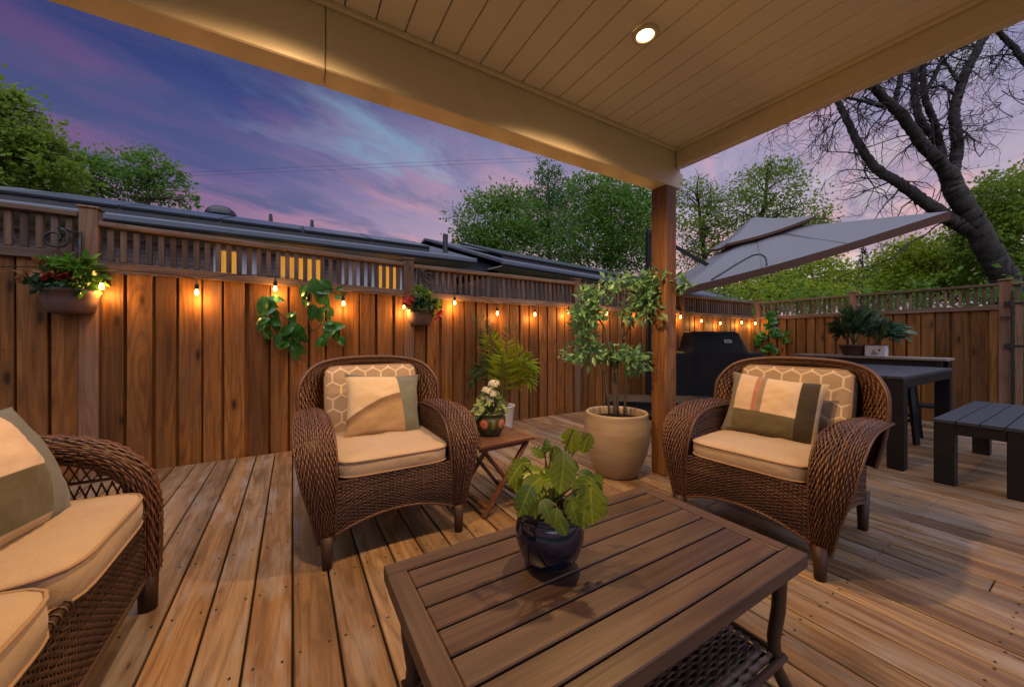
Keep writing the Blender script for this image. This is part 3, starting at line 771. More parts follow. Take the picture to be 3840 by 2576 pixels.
ha = thing('brick_bungalow', 'grey brick bungalow with lit yellow windows and solar panels behind the fence', 'house')
sl_a = (4.06 - 2.69) / (11.4 - 6.9)
gable_house(ha, -4.7, 3.25, 6.90, 7.40, 2.69, 11.4, 4.06, 2.58)
solar_rows(ha, -3.15, 5, 2, 6.90, 2.65, sl_a, lift=0.09, h=0.86, start=0.22)
def window(root, sxa, sxb, kind, zt=2.50, zb=1.45, Y=7.40):
    xa, xb = at_Y(sxa, HY, Y).x, at_Y(sxb, HY, Y).x
    o = MB().box(((xa + xb) / 2, Y - 0.016, (zt + zb) / 2), (xb - xa + 0.07, 0.05, zt - zb + 0.07), b=0.006).build('window', MT['win_white'], root)
    c = ((xa + xb) / 2, Y - 0.046, (zt + zb) / 2)
    MB().box((0, 0, 0), (xb - xa - 0.02, 0.006, zt - zb - 0.03)).build('pane', MT[kind], o, loc=c)
    MB().box((0, -0.008, 0.08), (xb - xa - 0.02, 0.012, 0.018)).build('muntin', MT['win_white'], o, loc=c)
    return o
window(ha, 812, 890, 'lit_window'); window(ha, 900, 962, 'curtain')
window(ha, 1050, 1206, 'lit_window'); window(ha, 1288, 1398, 'curtain'); window(ha, 1408, 1484, 'lit_window'); window(ha, 1494, 1516, 'curtain')
MB().lathe([(0.30, 0), (0.30, 0.05), (0.26, 0.13), (0.17, 0.20), (0.0, 0.23)], 20).build('roof_vent', MT['panel_frame'], ha, True, loc=(-1.42, 10.75, 3.92))
for sx in (1015, 1170):
    p = at_Y(sx, 800, 11.0)
    MB().tube([(0, 0, 0), (0, 0, 0.22)], [0.05, 0.035], 8).build('vent_pipe', MT['panel_frame'], ha, loc=(p.x, 11.0, 3.99))
MB().tube([(0, 0, -0.1), (0, 0, 0.42)], 0.055, 10).build('vent_pipe', MT['panel_frame'], ha, loc=(2.86, 7.6, 2.94))

hb = thing('low_house', 'second low house with a long grey roof of solar panels behind the porch post', 'house', (4.3, 10.5, 0), R(8.5))
gable_house(hb, -1.05, 19.0, -3.6, -3.1, 2.70, 0.0, 3.92, 2.58)
solar_rows(hb, -0.6, 9, 2, -3.6, 2.66, 1.22 / 3.6, lift=0.09, h=1.05, start=0.55)
from mathutils import noise as mnoise
# ================================================================ FURNITURE
def npP(fn): return fn
def weave(P, Lu, Lv, pu=0.022, pv=0.009, amp=0.0028, bulge=0.0022, nsub=4, seed=0, backing=True, flip=False, fill=0.80):
    """woven strands over a patch P(u,v)->(x,y,z) arrays; strands run along u. returns verts, faces, tint"""
    rs = np.random.RandomState(seed)
    nu = max(3, int(round(Lu / pu))); nv = max(2, int(round(Lv / pv)))
    u = np.linspace(0, 1, nu * nsub + 1); v = (np.arange(nv) + 0.5) / nv
    U, V = np.meshgrid(u, v)
    def ev(a, b): return np.stack(P(a, b), -1)
    e = 1e-3
    C = ev(U, V)
    Tu = ev(np.clip(U + e, 0, 1), V) - ev(np.clip(U - e, 0, 1), V)
    Tv = (ev(U, np.clip(V + e, 0, 1)) - ev(U, np.clip(V - e, 0, 1))) / (2 * e)
    N = np.cross(Tu, Tv); N /= np.linalg.norm(N, axis=-1, keepdims=True) + 1e-12
    if flip: N = -N
    B = Tv / (np.linalg.norm(Tv, axis=-1, keepdims=True) + 1e-12)
    hw = (np.linalg.norm(Tv, axis=-1, keepdims=True) / nv) * 0.5 * fill
    k = np.arange(nv)[:, None]
    jit = np.repeat(rs.uniform(0.55, 1.35, (nv, nu + 1)), nsub, 1)[:, :U.shape[1]]
    off = (amp * jit * np.sin(np.pi * (U * nu + k) + 0.5 * np.pi))[..., None]
    lat = np.repeat(rs.normal(0, 0.13, (nv, nu // 3 + 2)), nsub * 3, 1)[:, :U.shape[1]]
    for _ in range(3): lat = (np.roll(lat, 1, 1) + 2 * lat + np.roll(lat, -1, 1)) / 4
    C = C + B * hw * lat[..., None] * 2; hw = hw * rs.uniform(0.86, 1.04, (nv, 1, 1))
    a = C + N * (off - bulge * 0.4) - B * hw
    b = C + N * (off + bulge)
    c = C + N * (off - bulge * 0.4) + B * hw
    M = U.shape[1]
    verts = np.stack([a, b, c], 2).reshape(-1, 3)
    i = np.arange(nv)[:, None] * (M * 3) + np.arange(M - 1)[None, :] * 3
    q1 = np.stack([i, i + 3, i + 4, i + 1], -1).reshape(-1, 4); q2 = np.stack([i + 1, i + 4, i + 5, i + 2], -1).reshape(-1, 4)
    faces = np.concatenate([q1, q2])
    if flip: faces = faces[:, ::-1]
    tint = np.repeat(rs.uniform(0.15, 0.95, (nv, 1)), M * 3, 1) + rs.uniform(-0.1, 0.1, (nv, M * 3))
    tint = tint.reshape(-1)
    if backing:
        gu, gv = max(6, nu // 2), max(3, nv // 3)
        uu, vv = np.meshgrid(np.linspace(0, 1, gu + 1), np.linspace(0, 1, gv + 1))
        bp = ev(uu, vv)
        tu = ev(np.clip(uu + e, 0, 1), vv) - ev(np.clip(uu - e, 0, 1), vv); tv = ev(uu, np.clip(vv + e, 0, 1)) - ev(uu, np.clip(vv - e, 0, 1))
        bn = np.cross(tu, tv); bn /= np.linalg.norm(bn, axis=-1, keepdims=True) + 1e-12
        if flip: bn = -bn
        bp = bp - bn * (amp + 0.003)
        base = len(verts)
        j = np.arange(gv)[:, None] * (gu + 1) + np.arange(gu)[None, :] + base
        bf_ = np.stack([j, j + 1, j + gu + 2, j + gu + 1], -1).reshape(-1, 4)
        verts = np.concatenate([verts, bp.reshape(-1, 3)]); faces = np.concatenate([faces, bf_])
        tint = np.concatenate([tint, np.full(bp.shape[0] * bp.shape[1], -0.3)])
    return verts, faces, tint
def woven(name, patches, mat, parent, ropes=()):
    vs, fs, ts, b = [], [], [], 0
    for v, f, t in patches:
        vs.append(v); fs.append(f + b); ts.append(t); b += len(v)
    if ropes:
        mb = MB()
        for pts, r in ropes: mb.tube(pts, r, 6, tint=0.6)
        tri = [q for q in mb.f]
        quad = np.array([q if len(q) == 4 else (q[0], q[1], q[2], q[3]) for q in tri if len(q) == 4])
        vs.append(np.array(mb.v)); fs.append(quad + b); ts.append(np.array(mb.t))
    V, Fc, T = np.concatenate(vs), np.concatenate(fs), np.concatenate(ts)
    me = bpy.data.meshes.new(name)
    me.vertices.add(len(V)); me.vertices.foreach_set('co', V.astype(np.float32).ravel())
    me.loops.add(Fc.size); me.loops.foreach_set('vertex_index', Fc.astype(np.int32).ravel())
    me.polygons.add(len(Fc)); me.polygons.foreach_set('loop_start', np.arange(0, Fc.size, 4, dtype=np.int32))
    me.polygons.foreach_set('use_smooth', np.ones(len(Fc), dtype=bool))
    me.update(calc_edges=True); me.validate()
    me.materials.append(mat); set_tint(me, T)
    return obj(name, me, parent)
def spline(ctrl, n=80):
    """Catmull-Rom through rows of control values -> (n, k) array, arc-length even"""
    c = np.array(ctrl, float); c = np.vstack([2 * c[0] - c[1], c, 2 * c[-1] - c[-2]])
    out = []
    for i in range(1, len(c) - 2):
        for t in np.linspace(0, 1, 16, endpoint=False):
            p0, p1, p2, p3 = c[i - 1], c[i], c[i + 1], c[i + 2]
            out.append(0.5 * ((2 * p1) + (-p0 + p2) * t + (2 * p0 - 5 * p1 + 4 * p2 - p3) * t * t + (-p0 + 3 * p1 - 3 * p2 + p3) * t ** 3))
    out.append(c[-2]); out = np.array(out)
    return out
def sampler(arr, dims):
    d = np.r_[0, np.cumsum(np.linalg.norm(np.diff(arr[:, dims], axis=0), axis=1))]; s = d / d[-1]
    return (lambda u, j: np.interp(u, s, arr[:, j])), d[-1]

ARM = [(0.385, 0.36, 0.648, 0.070), (0.388, 0.12, 0.672, 0.082), (0.388, -0.13, 0.676, 0.088), (0.386, -0.29, 0.640, 0.091),
       (0.381, -0.385, 0.555, 0.089), (0.370, -0.425, 0.42, 0.077), (0.353, -0.422, 0.27, 0.056), (0.338, -0.408, 0.115, 0.037)]
def arm_patch(side):
    arr = spline(ARM); S, Ln = sampler(arr, [1, 2])
    def P(u, v):
        e = 4e-3
        y, z = S(u, 1), S(u, 2)
        ty = S(np.clip(u + e, 0, 1), 1) - S(np.clip(u - e, 0, 1), 1); tz = S(np.clip(u + e, 0, 1), 2) - S(np.clip(u - e, 0, 1), 2)
        l = np.sqrt(ty ** 2 + tz ** 2) + 1e-9; ny, nz = tz / l, -ty / l
        hw = S(u, 3); a = R(62); w = (2 * v - 1)
        rise = hw * 0.55 * (np.cos(w * a) - 1)
        x = S(u, 0) + hw * np.sin(w * a) / math.sin(a)
        return side * x, y + ny * rise, z + nz * rise
    return P, Ln
def edge_pts(P, v, n=50): return [tuple(float(c) for c in P(np.array(t), np.array(v))) for t in np.linspace(0, 1, n)]
def back_outline(t):
    """outer rim of the chair back, t 0..1 from left bottom over the top to right bottom (x, z)"""
    arr = BO_ARR; return BO_S(t, 0), BO_S(t, 1)
_h = [(-0.405, 0.40), (-0.435, 0.55), (-0.450, 0.70), (-0.435, 0.815), (-0.360, 0.912), (-0.22, 0.955), (0.0, 0.966)]
BO_ARR = spline([p for p in _h] + [(-x, z) for x, z in _h[-2::-1]]); BO_S, BO_L = sampler(BO_ARR, [0, 1])
def lean(z): return (z - 0.40) * 0.25
def back_patch():
    def P(t, v):
        x, z = BO_S(t, 0), BO_S(t, 1)
        xi = x * 0.62; zi = 0.40 + (z - 0.40) * 0.85
        w = v
        yr = 0.300 - 0.11 * np.clip(np.abs(x) / 0.45, 0, 1) ** 3 + 0.0   # wings come forward
        yi = 0.395
        X = x * (1 - w) + xi * w; Z = z * (1 - w) + zi * w
        Yy = yr * (1 - w) + yi * w - 0.030 * np.sin(np.pi * np.clip(w, 0, 1)) - 0.0
        return X, Yy + lean(Z) * 0.9, Z
    return P
def front_apron(zt=0.405, hx=0.302, y=-0.404, low=0.150, arch=0.065):
    def P(u, v):
        x = (2 * u - 1) * hx; zb = low + arch * (1 - (x / hx) ** 2)
        return x, np.full_like(x, y) - 0.006 * np.cos(np.pi * (v - .5)), zb + (zt - zb) * v
    return P
_ay, _az = np.array([r[1] for r in ARM])[::-1], np.array([r[2] for r in ARM])[::-1]
_sa = spline(ARM); _ord = np.argsort(_sa[:70, 1])
def arm_z(y):
    return np.interp(y, _sa[:70, 1][_ord], _sa[:70, 2][_ord])
def side_panel(side):
    def P(u, v):
        y = -0.395 + u * 0.755; k = (2 * u - 1)
        zb = 0.145 + 0.075 * (1 - k ** 2); zt = np.clip(arm_z(y) - 0.035, 0.3, 0.63)
        z = zb + (zt - zb) * v
        return side * (0.338 + 0.012 * np.sin(np.pi * u)), y + 0.03 * u * (v), z
    return P
def inner_arm(side):
    def P(u, v):
        y = -0.37 + u * 0.70
        top = np.clip(arm_z(y) - 0.022, 0.42, 0.66)
        return side * (0.298 + 0.012 * v), y + 0.0 * v, 0.40 + (top - 0.40) * v
    return P

def make_armchair(label):
    t = thing('wicker_armchair', label, 'armchair', (0, 0, 0), 0, 'wicker armchairs')
    for side in (-1, 1):
        P, Ln = arm_patch(side)
        woven('arm', [weave(P, Ln, 0.20, 0.025, 0.0090, 0.0044, 0.0030, 4, 3 + side, flip=(side < 0))], MT['wicker'], t,
              [(edge_pts(P, 0.0), 0.0062), (edge_pts(P, 1.0), 0.0062)])
        P2 = side_panel(side); P3 = inner_arm(side)
        woven('side_panel', [weave(P2, 0.75, 0.45, 0.020, 0.0120, 0.0034, 0.0026, 4, 11 + side, flip=(side < 0))], MT['wicker'], t, [(edge_pts(P2, 0.0), 0.008)])
        woven('inner_panel', [weave(P3, 0.70, 0.26, 0.020, 0.0110, 0.0032, 0.0024, 4, 17 + side, flip=(side > 0))], MT['wicker'], t)
        for y, x, zt in ((-0.404, 0.337, 0.150), (0.352, 0.330, 0.22)):
            m = MB().tube([(side * x, y, 0.0), (side * x, y, 0.05), (side * x, y + 0.002, zt)], [0.023, 0.025, 0.031], 12)
            m.build('leg', MT['rattan_leg'], t, True)
    P = front_apron()
    woven('seat_apron', [weave(P, 0.60, 0.24, 0.019, 0.0092, 0.0038, 0.0026, 4, 23)], MT['wicker'], t, [(edge_pts(P, 0.0), 0.008)])
    P = back_patch()
    woven('backrest', [weave(P, BO_L, 0.15, 0.023, 0.0096, 0.0042, 0.0028, 4, 29, flip=True)], MT['wicker'], t, [(edge_pts(P, 0.0, 90), 0.0125), (edge_pts(P, 1.0, 60), 0.006)])
    q = MB().grid(lambda u, v: ((2 * u - 1) * (0.285), 0.405 + lean(0.36 + 0.50 * v) * 0.9, 0.36 + 0.50 * v), 10, 10)
    q.grid(lambda u, v: ((2 * u - 1) * 0.33, 0.44 + lean(0.20 + 0.66 * v) * 0.55, 0.20 + 0.66 * v), 8, 8, True)
    q.build('back_panel', MT['wicker'], t, True, tint=True)
    MB().box((0, 0.0, 0.392), (0.62, 0.78, 0.02)).build('seat_deck', MT['wicker_core'], t)
    return t

def cushion_mesh(name, sx, sy, sz, mat, r=0.035, puff=0.014, p=7.0):
    """box cushion centred on its base; rounded plan, slightly domed; returns (mesh, piping mesh)"""
    def plan(a, ins=0.0):
        hx, hy, rr = sx / 2 - ins, sy / 2 - ins, max(r - ins, 0.006)
        c, s_ = math.cos(a), math.sin(a)
        k = (abs(c) ** p + abs(s_) ** p) ** (-1 / p)
        return hx * c * k, hy * s_ * k
    N = 64
    rings = [(0.55, 0.0), (0.985, 0.0), (1.0, 0.012), (1.006, sz * 0.5), (1.0, sz - 0.012), (0.985, sz - 0.002), (0.93, sz + puff * 0.35), (0.86, sz + puff * 0.6), (0.76, sz + puff * 0.78), (0.65, sz + puff * 0.9), (0.52, sz + puff), (0.38, sz + puff), (0.24, sz + puff * 1.02), (0.12, sz + puff * 1.0)]
    v, f = [], []
    for k, z in rings:
        for i in range(N):
            x, y = plan(2 * math.pi * (i + 0.5) / N); wob = 0.010 * mnoise.noise(Vector((x * 9 * k, y * 9 * k, sx * 7))) + 0.004 * mnoise.noise(Vector((x * 30 * k, y * 30 * k, 3))) if z > sz else 0.004 * mnoise.noise(Vector((x * 14, y * 14, z * 30)))
            bul = 1 + (0.012 * mnoise.noise(Vector((x * 8, y * 8, 5.0))) if 0.01 < z < sz else 0)
            v.append((x * k * bul, y * k * bul, z + wob))
    for j in range(len(rings) - 1):
        for i in range(N): f.append((j * N + i, j * N + (i + 1) % N, (j + 1) * N + (i + 1) % N, (j + 1) * N + i))
    v.append((0, 0, sz + puff * 1.05)); c = len(v) - 1; j = (len(rings) - 1) * N
    for i in range(N): f.append((j + i, j + (i + 1) % N, c))
    v.append((0, 0, 0)); c = len(v) - 1
    for i in range(N): f.append((i, c, (i + 1) % N))
    mb = MB()
    for zz in ((sz - 0.006), 0.008):
        pts = [(*[q * 1.001 for q in plan(2 * math.pi * (i + 0.5) / N)], zz) for i in range(N)]; pts.append(pts[0])
        mb.tube(pts, 0.0048, 6, False)
    return mesh(name, v, f, mat, True), mesh('piping', mb.v, mb.f, MT['piping'], True)
def pillow_mesh(name, w, h, th, mat, n=30, pow_=2.4):
    """throw pillow standing in the local xz plane, facing -y, centred"""
    v, f = [], []
    for s_ in (-1, 1):
        b = len(v)
        for j in range(n + 1):
            for i in range(n + 1):
                a, c = 2 * i / n - 1, 2 * j / n - 1
                pin = 1 - 0.085 * (1 - abs(a) ** 2.2) * abs(c) ** 6; pin2 = 1 - 0.085 * (1 - abs(c) ** 2.2) * abs(a) ** 6
                k = max(0.0, (1 - abs(a) ** pow_)) ** 0.62 * max(0.0, (1 - abs(c) ** pow_)) ** 0.62
                wr = (0.012 * mnoise.noise(Vector((a * 2.6, c * 2.6, w * 31))) + 0.007 * mnoise.noise(Vector((a * 7 + c * 3, c * 7 - a * 3, h * 17)))) * k
                v.append((a * w / 2 * pin2, s_ * (th / 2 * k + 0.0015) + wr, c * h / 2 * pin))
        for j in range(n):
            for i in range(n):
                q = (b + j * (n + 1) + i, b + j * (n + 1) + i + 1, b + (j + 1) * (n + 1) + i + 1, b + (j + 1) * (n + 1) + i)
                f.append(q if s_ < 0 else q[::-1])
    return mesh(name, v, f, mat, True)

# ---- the two armchairs
chair_a = make_armchair('brown wicker armchair in front of the fence, beside the small folding table')
chair_a.location = (0.478, 2.358, 0)
chair_b = copy_tree(chair_a); chair_b['label'] = 'brown wicker armchair on the right of the coffee table, beside the cedar post'
chair_b.location = (2.445, 1.075, 0); chair_b.rotation_euler = (0, 0, R(-86))
seat_me, seat_pipe = cushion_mesh('seat_cushion', 0.592, 0.66, 0.086, MT['tan'])
back_me, back_pipe = cushion_mesh('back_cushion', 0.59, 0.50, 0.095, MT['trellis'], puff=0.015, p=13.0)
# the back cushion pattern is read in local x,z: stand the mesh up (local y -> z)
def stand(me):
    for p in me.vertices: p.co = (p.co.x, -p.co.z, p.co.y)
    me.update()
stand(back_me); stand(back_pipe)
def chair_soft(ch, which, pil, pil_mat, ploc, prot, psize):
    M0 = Matrix.Translation(ch.location) @ Euler(ch.rotation_euler).to_matrix().to_4x4()
    def put(o, loc, rot):
        M = M0 @ Matrix.Translation(loc) @ Euler(rot).to_matrix().to_4x4()
        o.location = M.translation; o.rotation_euler = M.to_euler()
    o = obj('seat_cushion', seat_me); obj('piping', seat_pipe, o); put(o, (0, -0.075, 0.405), (0, 0, 0))
    tag(o, f'tan seat cushion on the {which} armchair', 'cushion', 'tan armchair seat cushions')
    o = obj('back_cushion', back_me); obj('piping', back_pipe, o); put(o, (0.0, 0.365, 0.648), (R(-14), 0, 0))
    tag(o, f'trellis patterned back cushion on the {which} armchair', 'cushion', 'trellis back cushions')
    p = obj('throw_pillow', pillow_mesh('throw_pillow', *psize, pil_mat)); put(p, ploc, prot)
    tag(p, pil, 'pillow')
chair_soft(chair_a, 'fence-side wicker', 'cream, tan and grey-green patchwork pillow on the fence-side armchair', MT['pillow_a'],
           (0.030, 0.110, 0.668), (R(-21), R(3.5), 0), (0.475, 0.41, 0.15))
chair_soft(chair_b, 'post-side wicker', 'cream, olive and dark brown striped pillow on the post-side armchair', MT['pillow_b'],
           (-0.035, 0.105, 0.668), (R(-22), R(5), R(8)), (0.50, 0.40, 0.16))

# ---- wicker loveseat at the left edge
sofa = thing('wicker_loveseat', 'brown wicker loveseat with tan cushions cut by the left edge', 'sofa', (-0.905, 1.368, 0), R(90))
SA = spline([(0.40, 0.645), (0.15, 0.688), (-0.10, 0.690), (-0.26, 0.650), (-0.355, 0.565), (-0.392, 0.45), (-0.400, 0.30), (-0.400, 0.150)])
SS, SL = sampler(SA, [0, 1])
def sofa_arm(xc):
    def P(u, v):
        e = 4e-3; y, z = SS(u, 0), SS(u, 1)
        ty = SS(np.clip(u + e, 0, 1), 0) - SS(np.clip(u - e, 0, 1), 0); tz = SS(np.clip(u + e, 0, 1), 1) - SS(np.clip(u - e, 0, 1), 1)
        l = np.sqrt(ty ** 2 + tz ** 2) + 1e-9; ny, nz = tz / l, -ty / l
        a = 2 * np.pi * v; r = 0.050 - 0.012 * np.clip((u - 0.55) / 0.45, 0, 1)
        return xc + r * 1.15 * np.sin(a), y + ny * r * np.cos(a), z + nz * r * np.cos(a)
    return P
for side in (-1, 1):
    xc = side * 0.672
    woven('arm', [weave(sofa_arm(xc), SL, 0.31, 0.028, 0.0098, 0.0036, 0.0028, 4, 41 + side)], MT['wicker'], sofa)
    MB().tube([(xc, -0.400, 0.0), (xc, -0.400, 0.16)], [0.030, 0.034], 14).build('leg', MT['rattan_leg'], sofa, True)
    MB().tube([(xc, 0.37, 0.0), (xc, 0.37, 0.64)], [0.028, 0.032], 12).build('leg', MT['rattan_leg'], sofa, True)
    q = MB()                                      # open criss-cross lattice under the arm
    for k in range(26):
        y = -0.37 + k * 0.029
        zt = 0.645 - 0.13 * max(0.0, (-0.22 - y) / 0.15)
        zm = 0.55
        for dd in (0.045, -0.045):
            q.tube([(xc, y, 0.40), (xc + 0.004, y + dd * 0.5, 0.475), (xc, y + dd, zm - 0.01)], 0.0032, 5, False, 0.5)
            if zt > zm + 0.02: q.tube([(xc, y + dd, zm), (xc + 0.004, y + dd * 0.5, (zm + zt) / 2), (xc, y, zt)], 0.0032, 5, False, 0.5)
    q.tube([(xc, -0.37, zm), (xc, 0.38, zm)], 0.007, 6, False, 0.6)
    q.build('lattice', MT['wicker'], sofa, True, tint=True)
    woven('side_panel', [weave((lambda u, v, xc=xc: (xc + 0 * u, -0.39 + 0.77 * u, 0.13 + 0.28 * v)), 0.77, 0.28, 0.018, 0.011, 0.0022, 0.002, 3, 51 + side, flip=(side < 0))], MT['wicker_dark'], sofa)
fa = lambda u, v: (-0.645 + 1.29 * u, -0.398 - 0.004 * np.cos(np.pi * (v - .5)), 0.135 + 0.262 * v)
woven('seat_apron', [weave(fa, 1.29, 0.262, 0.0165, 0.0105, 0.0030, 0.0022, 4, 57)], MT['wicker_dark'], sofa, [(edge_pts(fa, 0.0), 0.011)])
q = MB().tube([(-0.65, -0.398, 0.405), (0.65, -0.398, 0.405)], 0.013, 10, tint=0.35)
for k in range(46):
    x = -0.63 + 0.028 * k
    q.tube([(x, -0.398 + 0.0155 * math.cos(a), 0.405 + 0.0155 * math.sin(a)) if True else 0 for a in np.linspace(0, 6.28, 9)], 0.0032, 5, False, 0.7)
q.build('front_rail', MT['wicker_dark'], sofa, True, tint=True)
MB().box((0, 0, 0.392), (1.30, 0.78, 0.02)).build('seat_deck', MT['wicker_core'], sofa)
MB().grid(lambda u, v: ((2 * u - 1) * 0.66, 0.40 + 0.2 * v * 0.5, 0.20 + 0.74 * v), 12, 10).build('backrest', MT['wicker'], sofa, True, tint=True)
sc_me, sc_pipe = cushion_mesh('seat_cushion', 0.61, 0.76, 0.105, MT['tan'], puff=0.016)
for x, lab in ((0.305, 'tan seat cushion at the far end of the loveseat'), (-0.318, 'tan seat cushion in the bottom left corner of the photo')):
    M = Matrix.Translation(sofa.location) @ Matrix.Rotation(R(90), 4, 'Z') @ Matrix.Translation((x, -0.045, 0.402))
    o = obj('seat_cushion', sc_me, None, M.translation, M.to_euler()); obj('piping', sc_pipe, o)
    tag(o, lab, 'cushion')
p = obj('throw_pillow', pillow_mesh('throw_pillow', 0.47, 0.42, 0.17, MT['pillow_c']), None, (-0.765, 1.690, 0.690), Euler((R(-23), R(4), R(84))))
tag(p, 'cream and olive pillow with grey border on the loveseat', 'pillow')
bcm, bcp = cushion_mesh('back_cushion', 0.60, 0.46, 0.12, MT['tan'], puff=0.02); stand(bcm); stand(bcp)
for x, lab in ((0.31, 'tan back cushion behind the loveseat pillow'),):
    M = Matrix.Translation(sofa.location) @ Matrix.Rotation(R(90), 4, 'Z') @ Matrix.Translation((x, 0.395, 0.735)) @ Matrix.Rotation(R(-13), 4, 'X')
    o = obj('back_cushion', bcm, None, M.translation, M.to_euler()); obj('piping', bcp, o); tag(o, lab, 'cushion')

# ---- coffee table
ct = thing('coffee_table', 'long slatted brown coffee table with curved bronze legs in the foreground', 'table', (0.779, 0.788, 0))
TX, TY, TZ, FB = 1.112, 0.600, 0.450, 0.052
for s_ in (-1, 1):
    MB().box((0, 0, 0), (TX, FB, 0.042), b=0.003).build('frame_board', MT['table'], ct, loc=(0, s_ * (TY - FB) / 2, TZ - 0.021))
    MB().box((0, 0, 0), (FB, TY - 2 * FB - 0.003, 0.042), b=0.0012).build('frame_board', MT['table_y'], ct, loc=(s_ * (TX - FB) / 2, 0, TZ - 0.0215))
nS = 6; gapS = 0.0065; wS = (TY - 2 * FB - gapS * (nS + 1)) / nS
sm = boxmesh('slat', (TX - 2 * FB - 0.003, wS, 0.022), MT['table'], 0.003)
for k in range(nS):
    obj('slat', sm, ct, (0, -TY / 2 + FB + gapS + wS / 2 + k * (wS + gapS), TZ - 0.0125))
MB().box((0, 0, TZ - 0.036), (TX - 2 * FB, TY - 2 * FB, 0.006)).build('underboard', MT['wicker_core'], ct)
ap = []
hx, hy = TX / 2 - 0.045, TY / 2 - 0.045
q = MB()
for a, b in (((-hx, -hy), (hx, -hy)), ((hx, -hy), (hx, hy)), ((hx, hy), (-hx, hy)), ((-hx, hy), (-hx, -hy))):
    L_ = math.hypot(b[0] - a[0], b[1] - a[1]); n = int(L_ / 0.010)
    for ph in (0, math.pi):
        q.tube([(a[0] + (b[0] - a[0]) * i / n + 0.006 * math.cos(i * 0.9 + ph) * (1 if a[0] == b[0] else 0), a[1] + (b[1] - a[1]) * i / n + 0.006 * math.cos(i * 0.9 + ph) * (1 if a[1] == b[1] else 0),
                 TZ - 0.054 + 0.008 * math.sin(i * 0.9 + ph)) for i in range(n + 1)], 0.0075, 6, False, 0.3)
q.build('rope_apron', MT['wicker_dark'], ct, True, tint=True)
for sx_ in (-1, 1):
    for sy_ in (-1, 1):
        d = Vector((sx_ * 0.8, sy_ * 0.6, 0)).normalized(); b0 = Vector((sx_ * (hx - 0.012), sy_ * (hy - 0.012), 0))
        pts = [b0 + d * o_ + Vector((0, 0, z)) for o_, z in ((0.0, TZ - 0.045), (0.006, 0.36), (0.002, 0.27), (-0.012, 0.18), (-0.004, 0.09), (0.030, 0.02), (0.045, 0.0))]
        MB().tube([tuple(p_) for p_ in pts], [0.021, 0.020, 0.019, 0.018, 0.018, 0.019, 0.021], 12).build('leg', MT['bronze'], ct, True)
def shelf_patch(u, v):
    x = (2 * u - 1) * (hx - 0.02); y = (2 * v - 1) * (hy - 0.01)
    edge = np.maximum(np.abs(2 * u - 1), np.abs(2 * v - 1))
    return x, y, 0.160 - 0.035 * np.clip((edge - 0.86) / 0.14, 0, 1) ** 2
woven('lower_shelf', [weave(shelf_patch, 1.0, 0.50, 0.026, 0.013, 0.0035, 0.003, 4, 61)], MT['wicker_dark'], ct,
      [([(-hx, -hy, .125), (hx, -hy, .125), (hx, hy, .125), (-hx, hy, .125), (-hx, -hy, .125)], 0.012)])

# ---- folding side table
st = thing('side_table', 'small folding acacia side table beside the fence-side armchair', 'table', (1.155, 2.195, 0), R(3))
W = 0.42; ZT = 0.452
for s_ in (-1, 1):
    MB().box((0, s_ * (W / 2 - 0.02), ZT - 0.010), (W, 0.04, 0.020), b=0.003).build('frame_board', MT['redwood'], st)
    MB().box((s_ * (W / 2 - 0.02), 0, ZT - 0.0105), (0.04, W - 0.082, 0.020), b=0.003).build('frame_board', MT['redwood'], st)
ss = boxmesh('slat', (W - 0.084, 0.033, 0.014), MT['redwood'], 0.002)
for k in range(9): obj('slat', ss, st, (0, -0.148 + 0.037 * k, ZT - 0.009))
for s_ in (-1, 1):
    y = s_ * 0.165
    MB().box((0, y, ZT - 0.035), (W - 0.05, 0.022, 0.03), b=0.003).build('apron', MT['redwood'], st)
    for d_ in (-1, 1):
        MB().bar((d_ * 0.165, y - 0.022 * d_ * s_ * 0.6, 0.006), (-d_ * 0.165, y - 0.022 * d_ * s_ * 0.6, ZT - 0.03), 0.020, 0.036, up=(0, 1, 0), bev=0.003).build('leg', MT['redwood'], st)
for d_ in (-1, 1):
    MB().box((d_ * 0.14, 0, 0.055), (0.030, 0.33, 0.018), b=0.003).build('stretcher', MT['redwood'], st)

# ---- black dining table, bench, stools, low bench, console
def slat_table(name, label, cat, x0, x1, y0, y1, z, leg, nsl, group=None, along='x', top=None):
    t = thing(name, label, cat, ((x0 + x1) / 2, (y0 + y1) / 2, 0), 0, group)
    LX, LY = x1 - x0, y1 - y0
    for sx_ in (-1, 1):
        for sy_ in (-1, 1):
            MB().box((sx_ * (LX - leg) / 2, sy_ * (LY - leg) / 2, (z - 0.03) / 2), (leg, leg, z - 0.03), b=0.004).build('leg', MT['black_paint'], t)
    for s_ in (-1, 1):
        MB().box((0, s_ * (LY / 2 - 0.018), z - 0.068), (LX - 2 * leg, 0.028, 0.074), b=0.003).build('apron', MT['black_paint'], t)
        MB().box((s_ * (LX / 2 - 0.018), 0, z - 0.068), (0.028, LY - 2 * leg, 0.074), b=0.003).build('apron', MT['black_paint'], t)
    g = 0.006; w = (LY - g * (nsl - 1)) / nsl
    me = boxmesh('slat', (LX + 0.01, w, 0.028), top or MT['slate_slat'], 0.003)
    for k in range(nsl): obj('slat', me, t, (0, -LY / 2 + w / 2 + k * (w + g), z - 0.014))
    return t
slat_table('dining_table', 'black outdoor dining table with slatted slate top behind the armchair', 'table', 4.335, 6.02, 0.930, 1.84, 0.782, 0.105, 8)
slat_table('dining_bench', 'low black slatted bench at the right edge', 'bench', 4.205, 5.70, 0.305, 0.745, 0.490, 0.105, 4)
